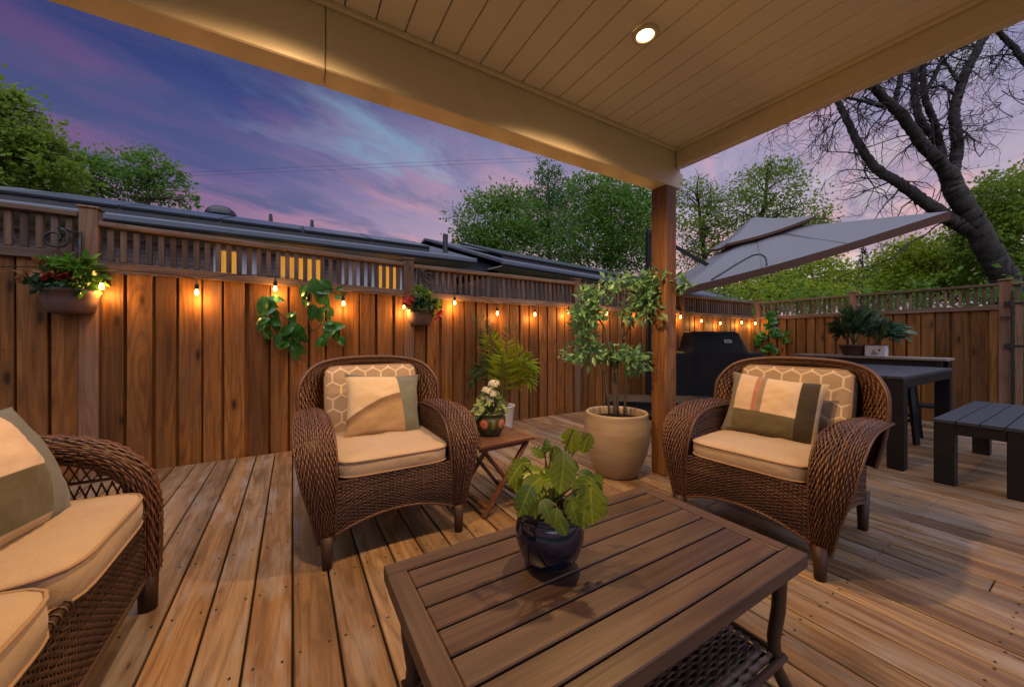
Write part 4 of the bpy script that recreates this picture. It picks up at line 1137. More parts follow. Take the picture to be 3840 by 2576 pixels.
def stool(label, loc, rz):
    t = thing('bar_stool', label, 'stool', loc, rz, 'black stools at the dining table')
    for sx_ in (-1, 1):
        for sy_ in (-1, 1):
            MB().bar((sx_ * 0.21, sy_ * 0.20, 0), (sx_ * 0.15, sy_ * 0.15, 0.62), 0.042, 0.042, bev=0.003).build('leg', MT['black_paint'], t)
        MB().bar((sx_ * 0.19, -0.19, 0.24), (sx_ * 0.19, 0.19, 0.24), 0.024, 0.03, bev=0.002).build('rung', MT['black_paint'], t)
        MB().bar((-0.19, sx_ * 0.18, 0.30), (0.19, sx_ * 0.18, 0.30), 0.024, 0.03, bev=0.002).build('rung', MT['black_paint'], t)
    MB().box((0, 0, 0.635), (0.38, 0.36, 0.03), b=0.008).build('seat', MT['slate_slat'], t)
    return t
stool('black stool tucked under the far end of the dining table', (5.70, 1.32, 0), R(8))
stool('black stool behind the post-side armchair at the near end of the dining table', (4.10, 1.34, 0), R(0))
lb_ = slat_table('low_bench', 'low black bench behind the large planter and the cedar post', 'bench', -0.75, 0.75, -0.26, 0.26, 0.400, 0.09, 4, top=MT['black_paint'])
lb_.location = (3.78, 2.66, 0); lb_.rotation_euler = (0, 0, R(-40))
cs = thing('console_table', 'console with grey board top and dark blue front against the side fence', 'table', (6.90, 1.86, 0))
MB().box((0, 0, 0.838), (0.42, 1.56, 0.030), b=0.004).build('top', MT['greywood'], cs)
MB().box((0.02, 0.02, 0.745), (0.34, 1.42, 0.15), b=0.004).build('drawer_box', plain('navy_paint', (0.010, 0.014, 0.030), 0.5), cs)
for sx_ in (-1, 1):
    for sy_ in (-1, 1):
        MB().box((sx_ * 0.17, sy_ * 0.71, 0.41), (0.06, 0.06, 0.82), b=0.003).build('leg', MT['black_paint'], cs)
MB().box((0, 0, 0.25), (0.36, 1.40, 0.025), b=0.003).build('shelf', MT['black_paint'], cs)

# ---- covered grill
gp = at_d(2652, 1268, 6.0)
gr = thing('covered_grill', 'barbecue grill under a black fitted cover near the fence corner', 'grill', (gp.x, gp.y - 0.05, 0), -YAW + R(-4))
def grill_cover():
    # profile in (y, z) for hood, swept in x with lower side shelves
    hood = [(-0.30, 0.08), (-0.31, 0.88), (-0.28, 0.93), (-0.17, 1.17), (-0.10, 1.20), (0.12, 1.20), (0.22, 1.14), (0.28, 0.95), (0.29, 0.08)]
    shelf = [(-0.30, 0.08), (-0.305, 0.83), (-0.29, 0.865), (-0.16, 0.875), (-0.10, 0.88), (0.12, 0.88), (0.20, 0.875), (0.275, 0.86), (0.29, 0.08)]
    xs = [(-0.66, 0.0), (-0.655, 0.02), (-0.46, 0.02), (-0.40, 0.30), (-0.36, 0.97), (-0.34, 1.0), (0.34, 1.0), (0.36, 0.97), (0.44, 0.30), (0.52, 0.05), (0.655, 0.0), (0.66, 0.0)]
    v, f = [], []; n = len(hood); rg = random.Random(4)
    for x, k in xs:
        for i, (h, s_) in enumerate(zip(hood, shelf)):
            ins = 0.97 if abs(x) > 0.655 else 1.0
            y = s_[0] + (h[0] - s_[0]) * k; z = s_[1] + (h[1] - s_[1]) * k
            v.append((x + rg.uniform(-.008, .008), y * ins + rg.uniform(-.006, .006), z + (rg.uniform(-.006, .006) if z > .2 else 0)))
    for j in range(len(xs) - 1):
        for i in range(n - 1): f.append((j * n + i, j * n + i + 1, (j + 1) * n + i + 1, (j + 1) * n + i))
    f.append(tuple(range(n))); f.append(tuple(range((len(xs) - 1) * n + n - 1, (len(xs) - 1) * n - 1, -1)))
    return mesh('cover', v, [q[::-1] for q in f], MT['cover'])
gc = obj('cover', grill_cover(), gr)
bv = gc.modifiers.new('soft', 'BEVEL'); bv.width = 0.02; bv.segments = 2
MB().box((0.16, -0.237, 1.052), (0.11, 0.004, 0.055), rot=(R(-25), 0, 0)).build('brand_patch', plain('grey_patch', (0.42, 0.42, 0.46), 0.5), gr)
MB().box((0.16, -0.2405, 1.052), (0.07, 0.004, 0.010), rot=(R(-25), 0, 0)).build('patch_print', MT['black_iron'], gr)
for sx_ in (-1, 1):
    for y in (-0.22, 0.22): MB().tube([(sx_ * 0.52 - .02, y, 0.045), (sx_ * 0.52 + .02, y, 0.045)], 0.045, 14).build('wheel', MT['black_iron'], gr, True)
MB().box((0, 0, 0.09), (1.10, 0.48, 0.03)).build('base', MT['black_iron'], gr)
# ================================================================ PLANTS
CAMR, CAMF, UP = Vector((RTX, RTY, 0)), Vector((FWX, FWY, 0)), Vector((0, 0, 1))
def leafcloud(P, D, N, Ln, Wd, fold=0.18, curl=0.15, tint=None):
    """diamond leaves: arrays of base points, directions, normals, lengths, widths -> verts, tris, tint"""
    D = D / (np.linalg.norm(D, axis=1, keepdims=True) + 1e-9)
    S = np.cross(D, N); S /= np.linalg.norm(S, axis=1, keepdims=True) + 1e-9
    N = np.cross(S, D); Ln = Ln[:, None]; Wd = Wd[:, None]
    v0 = P; tip = P + D * Ln - N * Ln * curl
    m = P + D * Ln * 0.48
    v1 = m + S * Wd * 0.5 + N * Wd * fold; v3 = m - S * Wd * 0.5 + N * Wd * fold
    V = np.stack([v0, v1, tip, v3], 1).reshape(-1, 3)
    i = np.arange(len(P))[:, None] * 4
    Fc = np.concatenate([i + np.array([[0, 1, 2]]), i + np.array([[0, 2, 3]])])
    T = np.repeat(tint if tint is not None else np.full(len(P), 0.5), 4)
    return V, Fc, T
def trimesh(name, V, Fc, T, mat, parent=None, loc=(0, 0, 0), smooth=False):
    me = bpy.data.meshes.new(name); k = Fc.shape[1]
    me.vertices.add(len(V)); me.vertices.foreach_set('co', V.astype(np.float32).ravel())
    me.loops.add(Fc.size); me.loops.foreach_set('vertex_index', Fc.astype(np.int32).ravel())
    me.polygons.add(len(Fc)); me.polygons.foreach_set('loop_start', np.arange(0, Fc.size, k, dtype=np.int32))
    if smooth: me.polygons.foreach_set('use_smooth', np.ones(len(Fc), dtype=bool))
    me.update(calc_edges=True); me.materials.append(mat); set_tint(me, T)
    return obj(name, me, parent, loc)
def clumpy(rs, blobs, n, clump=9, spread=0.33):
    """points in ellipsoids (c, (rx,ry,rz)), gathered in clumps; returns P and outward directions"""
    w = np.array([b[1][0] * b[1][1] * b[1][2] for b in blobs]) ** 0.75; w /= w.sum()
    Ps, Os = [], []
    for (c, r), f in zip(blobs, w):
        m = max(3, int(n * f / clump)); r = np.array(r); c = np.array(c)
        q = rs.normal(size=(m, 3)); q /= np.linalg.norm(q, axis=1, keepdims=True); q *= rs.uniform(0.25, 1.0, (m, 1)) ** 0.55
        cc = q * r
        pts = np.repeat(cc, clump, 0) + rs.normal(size=(m * clump, 3)) * r * spread * 0.5
        Ps.append(pts + c); Os.append(pts / (r + 1e-6))
    return np.concatenate(Ps), np.concatenate(Os)
def foliage(name, blobs, n, size, mat, parent, seed=0, asp=0.45, origin=(0, 0, 0), upb=0.3, outw=0.6, clump=9, spread=0.33, hang=0.0):
    rs = np.random.RandomState(seed)
    P, O = clumpy(rs, blobs, n, clump, spread); m = len(P)
    D = O * outw + rs.normal(size=(m, 3)) * 0.6 + np.array([0, 0, -hang])
    N = rs.normal(size=(m, 3)) * 0.6 + np.array([0, 0, 1.0]) * upb + O * 0.35
    Ln = size * rs.uniform(0.6, 1.25, m)
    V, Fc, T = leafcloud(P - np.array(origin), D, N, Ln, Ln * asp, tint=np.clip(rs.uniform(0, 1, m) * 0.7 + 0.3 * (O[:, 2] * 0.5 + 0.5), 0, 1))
    return trimesh(name, V, Fc, T, mat, parent)
def leaf_mesh(name, length, width, mat, notch=0, fold=0.12, droop=0.20, seg=14):
    """large leaf: base at origin, grows +y, faces +z, base heart shaped"""
    v, f = [], []; rg = random.Random(notch * 7 + 1)
    for i in range(seg + 1):
        t = i / seg
        w = width * 0.5 * (math.sin(math.pi * min(1, t * 0.93 + 0.07)) ** 0.72) * (1.0 - 0.25 * t)
        if notch and i in (6, 9, 12)[:notch]: w *= 0.55
        y = length * (t - 0.06 * (1 - t)); z = -droop * length * t * t
        v += [(-w, y + w * 0.18, z + fold * w), (-w * 0.5, y + w * 0.06, z + fold * w * 0.7), (0, y, z), (w * 0.5, y + w * 0.06, z + fold * w * 0.7), (w, y + w * 0.18, z + fold * w)]
    for i in range(seg):
        for j in range(4): f.append((i * 5 + j, i * 5 + j + 1, (i + 1) * 5 + j + 1, (i + 1) * 5 + j))
    return mesh(name, v, f, mat, True)
def orient(y, z):
    y = Vector(y).normalized(); x = y.cross(Vector(z)).normalized(); z = x.cross(y)
    return Matrix((x, y, z)).transposed().to_euler()
def cam_dir(a, toward=0.0, up=0.0):
    """direction drawn at screen angle a (deg, 90 = up), tilted toward the viewer"""
    return CAMR * math.cos(R(a)) + UP * math.sin(R(a)) - CAMF * toward
def curve(a, b, sag, n=8, side=Vector((0, 0, 0))):
    a, b = Vector(a), Vector(b)
    return [tuple(a.lerp(b, t) + UP * sag * 4 * t * (1 - t) + side * 4 * t * (1 - t)) for t in [i / (n - 1) for i in range(n)]]

# ---- large tan planter with an artificial ficus
pc = Vector((2.268, 2.125, 0))
fic = thing('potted_ficus', 'three-stemmed ficus in a large tan stoneware planter beside the cedar post', 'potted plant', pc)
MB().lathe([(0.0, 0.004), (0.158, 0.004), (0.168, 0.012), (0.205, 0.10), (0.238, 0.19), (0.256, 0.29), (0.258, 0.36), (0.252, 0.44), (0.244, 0.482), (0.246, 0.497), (0.240, 0.505), (0.228, 0.504), (0.221, 0.490), (0.224, 0.44)], 48).build('planter', MT['tan_pot'], fic, True)
MB().lathe([(0.226, 0.430), (0.1, 0.442), (0.0, 0.445)], 24).build('soil', MT['soil'], fic, True)
def fp(x, y, d=3.0): return at_d(2100 + 0.3188 * x, 980 + 0.3188 * y, d) - pc
base = Vector((0.0, 0, 0.43))
trunks = [([base + Vector((-.01, 0, 0)), fp(625, 1300), fp(570, 980), fp(500, 740), fp(330, 560)], [.016, .014, .012, .009, .005]),
          ([base + Vector((.02, 0.01, 0)), fp(660, 1300, 3.02), fp(715, 980, 3.03), fp(742, 620, 3.04), fp(760, 300, 3.04)], [.017, .015, .013, .009, .005]),
          ([base + Vector((-.05, .02, 0)), fp(535, 1400, 2.98), fp(495, 1250, 2.97), fp(380, 1090, 2.96)], [.010, .009, .008, .004]),
          ([base + Vector((.08, .0, 0)), fp(800, 1350, 3.05), fp(830, 1180, 3.06), fp(960, 1090, 3.07)], [.009, .008, .006, .003]),
          ([fp(735, 950, 3.03), fp(840, 730, 3.05), fp(1000, 480, 3.06), fp(1300, 250, 3.10)], [.009, .008, .006, .003])]
for pts, r in trunks:
    MB().tube([tuple(p) for p in spline([tuple(p) for p in pts])[::4]], np.interp(np.linspace(0, 1, len(spline([tuple(p) for p in pts])[::4])), np.linspace(0, 1, len(r)), r).tolist(), 8).build('stem', MT['bark_l'], fic, True)
k_ = 0.3188 * 3.0 / F
fb = [((320, 1075), 240, 120), ((830, 1165), 200, 130), ((610, 1060), 120, 110), ((300, 620), 150, 190), ((250, 800), 100, 90), ((280, 420), 80, 70), ((455, 365), 60, 70), ((430, 560), 80, 100),
      ((1000, 430), 170, 210), ((900, 600), 130, 120), ((650, 250), 90, 60), ((1090, 250), 110, 120), ((1330, 250), 70, 110), ((860, 200), 120, 60)]
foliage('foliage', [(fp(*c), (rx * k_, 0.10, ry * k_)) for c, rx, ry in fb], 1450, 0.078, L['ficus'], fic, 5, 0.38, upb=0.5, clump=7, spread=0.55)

# ---- palm fronds
def fronds(name, root, base, tips, ll, mat, seed, sag=0.10, wdt=0.009, nl=34, droop=0.35):
    rs = np.random.RandomState(seed); P, D, N, Ls = [], [], [], []; stems = MB()
    for tip, s_ in tips:
        a, b = Vector(base), Vector(tip); c = curve(a, b, sag * s_, 14)
        stems.tube(c, np.linspace(0.0055, 0.0018, 14).tolist(), 5, False)
        ax = (b - a).normalized(); sd = ax.cross(CAMF + Vector(rs.normal(size=3) * 0.35))
        if sd.length < .1: sd = Vector((1, 0, 0))
        sd.normalize()
        for i in range(nl):
            t = 0.28 + 0.72 * i / (nl - 1); j = t * 13; k = min(12, int(j)); p = Vector(c[k]).lerp(Vector(c[k + 1]), j - k)
            tg = (Vector(c[k + 1]) - Vector(c[k])).normalized(); up = sd.cross(tg) * -1
            for q in (-1, 1):
                d = tg * 0.75 + sd * q * (1.0 - 0.45 * t) - UP * droop * rs.uniform(.3, 1) + up * 0.15
                P.append(tuple(p)); D.append(tuple(d)); N.append(tuple(up + Vector(rs.normal(size=3) * .15)))
                Ls.append(ll * (0.55 + 0.6 * math.sin(math.pi * min(1, t * 0.9 + .05))) * rs.uniform(.85, 1.1))
    Ls = np.array(Ls)
    stems.build('stem', L['stem'], root, True)
    V, Fc, T = leafcloud(np.array(P), np.array(D), np.array(N), Ls, np.full(len(Ls), wdt), 0.2, 0.25, rs.uniform(0, 1, len(Ls)))
    trimesh(name, V, Fc, T, mat, root)
pw = Vector((2.165, 3.80, 0))
palm = thing('potted_palm', 'bright green palm in a white pot against the fence', 'potted plant', pw)
MB().lathe([(0.0, 0.003), (0.088, 0.003), (0.092, 0.01), (0.126, 0.285), (0.132, 0.29), (0.132, 0.305), (0.122, 0.305), (0.118, 0.28)], 32).build('pot', MT['white_pot'], palm, True)
MB().lathe([(0.119, 0.275), (0.0, 0.285)], 20).build('soil', MT['soil'], palm)
def pp(x, y, d): return at_d(1700 + 0.606 * x, 900 + 0.606 * y, d) - pw
fronds('fronds', palm, (0, 0, 0.28), [(pp(230, 600, 4.3), .8), (pp(330, 640, 4.15), .8), (pp(430, 690, 4.2), 1.2), (pp(490, 790, 4.2), 1.8), (pp(480, 880, 4.3), 2.4), (pp(300, 720, 4.05), .6)], 0.21, L['palm'], 3, 0.11, 0.017, 19, 0.55)
fronds('fronds', palm, (0.01, 0.01, 0.28), [(pp(160, 490, 4.45), 1.4), (pp(190, 560, 4.4), 1), (pp(360, 540, 4.5), .8), (pp(110, 880, 4.2), 2.6), (pp(140, 800, 4.4), 2.0)], 0.18, L['palm_d'], 4, 0.10, 0.011, 18, 0.5)

# ---- painted pot of white flowers on the side table
fw_ = Vector((1.145, 2.195, 0.4525))
kal = thing('flower_pot', 'white flowers in a painted ceramic pot on the folding side table', 'potted plant', fw_)
MB().lathe([(0.0, 0.002), (0.066, 0.002), (0.070, 0.010), (0.092, 0.045), (0.104, 0.085), (0.102, 0.115), (0.094, 0.130), (0.100, 0.140), (0.106, 0.148), (0.102, 0.154), (0.092, 0.150), (0.088, 0.130)], 40).build('pot', MT['painted_pot'], kal, True)
MB().lathe([(0.090, 0.128), (0.0, 0.138)], 20).build('soil', MT['soil'], kal)
foliage('foliage', [((0, 0, 0.185), (0.095, 0.095, 0.055)), ((0.01, 0, 0.225), (0.06, 0.06, 0.045))], 260, 0.062, L['variegated'], kal, 9, 0.62, upb=0.9, outw=0.9)
q = MB(); rs = np.random.RandomState(2); P, D, N = [], [], []
def kp(x, y, d): return at_d(1700 + 0.606 * x, 900 + 0.606 * y, d) - fw_
for (x, y, r_) in ((250, 888, .036), (208, 930, .034), (240, 950, .027), (196, 975, .022), (228, 990, .022)):
    c = kp(x, y, 2.46)
    q.tube(curve((0, 0, 0.15), c, 0.0, 6, Vector((0.01, 0, 0))), 0.0028, 5, False)
    for k in range(80):
        a = rs.normal(size=3); a /= np.linalg.norm(a); a[2] = abs(a[2]) * .8 - .15
        P.append(tuple(np.array(c) + a * r_ * np.array([1, 1, .7]))); D.append(tuple(np.cross(a, rs.normal(size=3)))); N.append(tuple(a))
q.build('stem', L['stem'], kal, True)
n = len(P); V, Fc, T = leafcloud(np.array(P), np.array(D), np.array(N), np.full(n, .019), np.full(n, .016), 0.1, -.1, rs.uniform(0, 1, n)); trimesh('blossoms', V, Fc, T, L['white'], kal)

# ---- split-leaf plant in the navy pot on the coffee table
mp = Vector((0.640, 0.855, 0.4505))
mon = thing('potted_split_leaf_plant', 'split-leaf plant in a glossy navy pot on the coffee table', 'potted plant', mp)
MB().lathe([(0.0, 0.002), (0.055, 0.002), (0.062, 0.006), (0.085, 0.035), (0.098, 0.075), (0.099, 0.105), (0.092, 0.135), (0.084, 0.150), (0.087, 0.156), (0.083, 0.160), (0.076, 0.156), (0.074, 0.140)], 48).build('pot', MT['blue_pot'], mon, True)
MB().lathe([(0.078, 0.138), (0.0, 0.146)], 20).build('soil', MT['soil'], mon)
lm = [leaf_mesh('leaf', 0.10, 0.082, L['monstera'], k) for k in (0, 2, 3)]
rg = random.Random(12); stq = MB()
ML = [(600, 540, .118, -95, .98), (690, 190, .090, -85, 1.10), (835, 200, .075, -110, 1.12), (800, 690, .085, -125, 1.0), (900, 870, .115, -82, .97), (1030, 880, .09, -62, 1.03),
      (230, 490, .075, -165, 1.06), (60, 520, .085, -140, 1.04), (130, 390, .065, -170, 1.08), (250, 640, .075, -150, 1.0), (180, 830, .095, -112, .98), (450, 930, .070, -62, .95), (600, 1080, .060, -75, .96),
      (730, 960, .070, -80, .97), (430, 190, .045, 80, 1.1), (535, 330, .065, -60, 1.08), (990, 600, .055, -50, 1.05), (390, 570, .080, -155, 1.03), (770, 790, .070, -110, 1.0), (320, 260, .055, 160, 1.12),
      (510, 760, .065, -100, 1.04), (680, 880, .065, -95, 1.0), (330, 760, .065, -130, 1.02), (560, 620, .075, -40, 1.08), (960, 740, .075, -70, 1.04), (100, 620, .065, -100, 1.06), (640, 110, .055, 150, 1.13),
      (880, 560, .065, -30, 1.06), (290, 900, .055, -90, .98), (470, 450, .07, -170, 1.1), (700, 420, .07, -20, 1.1), (820, 1010, .06, -100, .97), (520, 1000, .055, -100, .95)]
for i, (x, y, sz, ang, d) in enumerate(ML):
    c = at_d(1900 + 0.351 * x, 1600 + 0.351 * y, d) - mp
    td = cam_dir(ang + rg.uniform(-12, 12), 0.25 if d < 1.03 else 0.0); nrm = -CAMF * 0.8 + UP * rg.uniform(0.35, 0.9) + CAMR * rg.uniform(-.5, .5)
    b = c - td.normalized() * sz * 0.5
    o = obj('leaf', lm[(i * 2) % 3], mon, b, orient(td, nrm)); sz *= 0.88; o.scale = (sz / 0.10 * rg.uniform(.95, 1.2), sz / 0.10, sz / 0.10)
    stq.tube(curve((0.02 * math.cos(i), 0.02 * math.sin(i), 0.14), b, 0.02, 8), 0.0022, 5, False)
stq.build('stem', L['stem_b'], mon, True)

# ---- wall baskets
def wall_basket(label, X, zr, seed, bright, accent, second, lab2, mirror):
    t = thing('wall_planter', label, 'wall planter', (X, 4.165, zr), 0, 'half-round planters hung on the fence')
    prof = [(0.075, -0.185), (0.105, -0.18), (0.130, -0.150), (0.150, -0.085), (0.160, -0.02), (0.168, -0.018), (0.168, 0.004), (0.158, 0.004), (0.152, -0.03)]
    q = MB().lathe(prof, 28, arc=(math.pi, 2 * math.pi))
    q.add([(-0.165, 0, 0), (0.165, 0, 0), (0.12, 0, -0.17), (-0.12, 0, -0.17)], [(0, 1, 2, 3)])
    q.lathe([(0.0, -0.185), (0.105, -0.182)], 28, arc=(math.pi, 2 * math.pi))
    q.build('basket', MT['mauve_pot'], t, True)
    MB().lathe([(0.153, -0.03), (0.0, -0.02)], 20, arc=(math.pi, 2 * math.pi)).build('soil', MT['soil'], t)
    foliage('foliage', [((0.0, -0.08, 0.05), (0.16, 0.09, 0.07)), ((-0.03, -0.09, 0.02), (0.15, 0.08, 0.05))], 420, 0.055, L['basket_d'], t, seed, 0.6, upb=0.6)
    foliage('foliage', bright, 330, 0.075, L['basket'] if not second else L['olive'], t, seed + 1, 0.5, upb=0.5, outw=0.9)
    for bl, mt, n_, s_ in accent: foliage('blossoms', bl, n_, s_, L[mt], t, seed + 3, 0.42, upb=0.4, outw=0.9)
    # scrolled iron hook fixed to the fence post
    h = MB(); sgn = -1 if mirror else 1
    h.tube([(0.045 * sgn, 0.0, 0.02), (0.045 * sgn, 0.0, 0.46)], 0.011, 8)
    pts = []
    for k in range(34):
        a = R(100) + k / 33 * R(480); r_ = 0.085 * (1 - 0.022 * k)
        pts.append((-0.075 * sgn + r_ * math.cos(a) * sgn * -1, -0.03, 0.385 + r_ * math.sin(a)))
    h.tube([(0.045 * sgn, -0.005, 0.44)] + pts, 0.0085, 7)
    for k in (0.47, 0.40): h.tube([(0.045 * sgn, -0.005, k - 0.05), (-0.02 * sgn, -0.02, k - 0.02)], 0.006, 6)
    h.build('scroll_hook', MT['black_iron'], t, True)
wall_basket('taupe half-round planter with bronze and red leaves at the left post of the fence', -1.462, 1.468, 21,
            [((0.04, -0.07, 0.15), (0.13, 0.08, 0.09)), ((0.11, -0.08, 0.06), (0.08, 0.08, 0.09)), ((0.02, -0.07, 0.20), (0.08, 0.05, 0.05))],
            [([((-0.13, -0.10, 0.12), (0.09, 0.06, 0.07))], 'bronze', 90, 0.075), ([((-0.03, -0.12, 0.115), (0.06, 0.04, 0.045))], 'red', 90, 0.06)], False, '', False)
wall_basket('taupe half-round planter with pink blooms hung beside the middle fence post', 1.265, 1.425, 31,
            [((0.02, -0.08, 0.11), (0.14, 0.08, 0.09)), ((0.13, -0.09, 0.03), (0.08, 0.07, 0.06)), ((0.0, -0.07, 0.19), (0.08, 0.05, 0.06))],
            [([((-0.15, -0.10, 0.095), (0.05, 0.05, 0.06)), ((0.15, -0.12, -0.06), (0.03, 0.03, 0.05))], 'pink', 110, 0.05), ([((0.08, -0.13, 0.08), (0.07, 0.04, 0.06)), ((-0.06, -.12, .15), (.06, .04, .04))], 'variegated', 60, 0.055)], True, '', True)

# ---- big-leaved sprays fixed to the fence
bl_me = leaf_mesh('leaf', 0.14, 0.095, L['magnolia'], 0, 0.22, 0.30)
def spray(label, place, specs, stems, scale):
    o0 = place(*stems[0][0]); t = thing('leaf_spray', label, 'wall plant', o0)
    q = MB()
    for pts in stems: q.tube([tuple(p) for p in spline([tuple(place(*p) - o0) for p in pts])[::3]], 0.0045, 6, False)
    q.build('stem', L['stem_b'], t, True)
    rg = random.Random(5)
    specs = specs + [(x + rg.uniform(-45, 45), y + rg.uniform(-45, 45), a_ + rg.uniform(-70, 70), s_ * rg.uniform(.65, .95)) for x, y, a_, s_ in specs]
    for (x, y, ang, s_) in specs:
        c = place(x, y) - o0; td = cam_dir(ang, rg.uniform(0.0, 0.25)); nr = -CAMF + UP * rg.uniform(0.0, 0.6) + CAMR * rg.uniform(-.45, .45)
        o = obj('leaf', bl_me, t, c - td.normalized() * 0.07 * s_ * scale + Vector((0, -rg.uniform(0.0, 0.07), 0)), orient(td, nr)); o.scale = (s_ * scale,) * 3
    return t
v1 = lambda x, y: at_Y(900 + 0.4464 * x, 800 + 0.4464 * y, 4.10)
spray('spray of large glossy leaves fixed to the fence above the fence-side armchair', v1,
      [(520, 660, -120, .8), (540, 640, 150, .7), (640, 640, -70, 1.25), (720, 620, -40, 1.0), (700, 720, -60, 1.1), (600, 840, -100, .95), (660, 860, -80, .9), (560, 770, -150, .5), (760, 830, -70, .6),
       (790, 950, 10, 1.1), (740, 1010, -150, .9), (800, 1010, -90, 1.0), (700, 1070, -110, .9), (840, 1070, -50, .7), (720, 960, 100, .8),
       (190, 790, -100, 1.2), (240, 740, 60, .8), (300, 720, 0, .8), (270, 820, -60, .9), (180, 880, -110, 1.0), (280, 910, -20, .9), (220, 960, -140, .9), (240, 990, -60, .7), (440, 880, 90, .8),
       (380, 990, -150, 1.0), (430, 1000, -100, 1.1), (500, 990, -50, 1.0), (390, 1070, -110, 1.0), (450, 1160, -75, 1.2), (310, 1060, -120, .8), (520, 1040, -60, .8), (830, 640, 20, .5), (820, 700, -10, .45)],
      [[(560, 950), (500, 990), (380, 880), (300, 810), (240, 770)], [(560, 950), (600, 990), (570, 850), (600, 700), (530, 600)], [(600, 990), (660, 960), (700, 900), (760, 980)], [(640, 680), (740, 650), (830, 690)], [(560, 1080), (600, 990)], [(470, 500), (520, 610), (640, 680)]], 1.12)
v2 = lambda x, y: at_X(2500 + 0.2168 * x, 1020 + 0.2168 * y, 8.82)
rg = random.Random(8); sp2 = []
for cx_, cy_, n_, sx_, sy_ in ((1780, 860, 12, 70, 120), (1440, 1130, 14, 110, 110), (1900, 1090, 13, 120, 90), (1600, 1150, 8, 90, 100), (1750, 1330, 8, 110, 70), (1480, 1270, 6, 80, 60), (1770, 740, 5, 60, 40)):
    for k in range(n_): sp2.append((cx_ + rg.gauss(0, sx_ * .6), cy_ + rg.gauss(0, sy_ * .6), rg.uniform(-170, 20), rg.uniform(.7, 1.2)))
spray('spray of large glossy leaves in the fence corner beyond the grill', v2, sp2, [[(1700, 1350), (1750, 1100), (1780, 760)], [(1700, 1350), (1550, 1200), (1400, 1050)], [(1720, 1250), (1880, 1120), (2000, 1050)]], 1.05)

# ---- palm, fern and box on the console
cp_ = Vector((6.90, 1.985, 0.8535))
cpalm = thing('potted_palm', 'dark green palm in a brown pot on the console', 'potted plant', cp_)
MB().lathe([(0.0, 0.002), (0.11, 0.002), (0.115, 0.01), (0.165, 0.135), (0.172, 0.138), (0.172, 0.155), (0.160, 0.155), (0.155, 0.13)], 32).build('pot', MT['brown_pot'], cpalm, True)
MB().lathe([(0.157, 0.128), (0.0, 0.14)], 20).build('soil', MT['soil'], cpalm)
def cpx(x, y, dx=0.0): return at_X(2760 + 0.2994 * x, 1150 + 0.2994 * y, 6.90 + dx) - cp_
fronds('fronds', cpalm, (0, 0, 0.13), [(cpx(1400, 70), .6), (cpx(1470, 40, .1), .4), (cpx(1540, 90, -.1), .5), (cpx(1300, 190, .1), .9), (cpx(1260, 250, -.1), 1.3), (cpx(1330, 330), 1.6), (cpx(1640, 130), .7), (cpx(1740, 260), 1.2), (cpx(1660, 60, .1), .6), (cpx(1440, 200, -.2), .8)], 0.20, L['palm_d'], 6, 0.08, 0.014, 16, 0.30)
bx_ = Vector((6.86, 1.735, 0.8535))
box_ = thing('planter_box', 'white square planter with a dark leaf mark and a feathery fern on the console', 'potted plant', bx_)
MB().box((0, 0, 0.073), (0.13, 0.205, 0.146), b=0.004).build('box', MT['white_pot'], box_)
h = MB(); pts = [(math.sin(a) ** 3 * 0.016, (13 * math.cos(a) - 5 * math.cos(2 * a) - 2 * math.cos(3 * a) - math.cos(4 * a)) / 16 * 0.017) for a in np.linspace(0, 2 * math.pi, 22, endpoint=False)]
h.add([(-0.0672, -0.045 + a, 0.088 + b) for a, b in pts], [tuple(range(len(pts)))]); h.tube([(-0.0672, -0.045, 0.075), (-0.0672, -0.047, 0.05)], 0.002, 5)
h.build('leaf_mark', MT['black_iron'], box_)
MB().add([(-0.067, 0.045, 0.02), (-0.067, -0.035, 0.02), (-0.067, 0.012, 0.10)], [(0, 1, 2)]).build('grey_mark', plain('grey_print', (0.25, 0.25, 0.28), 0.6), box_)
MB().box((0, 0, 0.148), (0.11, 0.18, 0.006)).build('soil', MT['soil'], box_)
def cfx(x, y, dx=0.0): return at_X(2760 + 0.2994 * x, 1150 + 0.2994 * y, 6.86 + dx) - bx_
fronds('fronds', box_, (0, 0, 0.14), [(cfx(1720, 150), .8), (cfx(1800, 190, -.1), .7), (cfx(1930, 220), .8), (cfx(2080, 240), 1.0), (cfx(2150, 310, -.1), 1.3), (cfx(2120, 380), 1.4), (cfx(1980, 310, -.15), 1), (cfx(1700, 330), 1.2), (cfx(1860, 300, -.2), .9), (cfx(2000, 400), 1.3)], 0.15, L['fern'], 7, 0.07, 0.013, 17, 0.35)
# ================================================================ STRING LIGHTS, UMBRELLA
BS = [(381, 1076), (738, 1098), (1032, 1084), (1288, 1139), (1515, 1155), (1705, 1137), (1865, 1176), (2006, 1180), (2131, 1170), (2276, 1176), (2391, 1183),
      (2552, 1189), (2630, 1204), (2701, 1213), (2781, 1210), (2832, 1213)]
str_ = thing('string_lights', 'string of lit amber bulbs draped along the top of the fence boards', 'string lights', (0, 4.13, 1.6))
so = Vector((0, 4.13, 1.6))
bulb_me = MB().lathe([(0.0, -0.052), (0.007, -0.050), (0.0135, -0.042), (0.0155, -0.032), (0.0125, -0.018), (0.010, -0.004), (0.010, 0.0)], 14)
bulb_me = mesh('bulb', bulb_me.v, bulb_me.f, MT['glass_warm'], True)
sock = MB().lathe([(0.011, -0.002), (0.015, 0.0), (0.0155, 0.035), (0.010, 0.046), (0.004, 0.05), (0.0035, 0.085)], 12)
sock = mesh('socket', sock.v, sock.f, MT['socket'], True)
cable = []
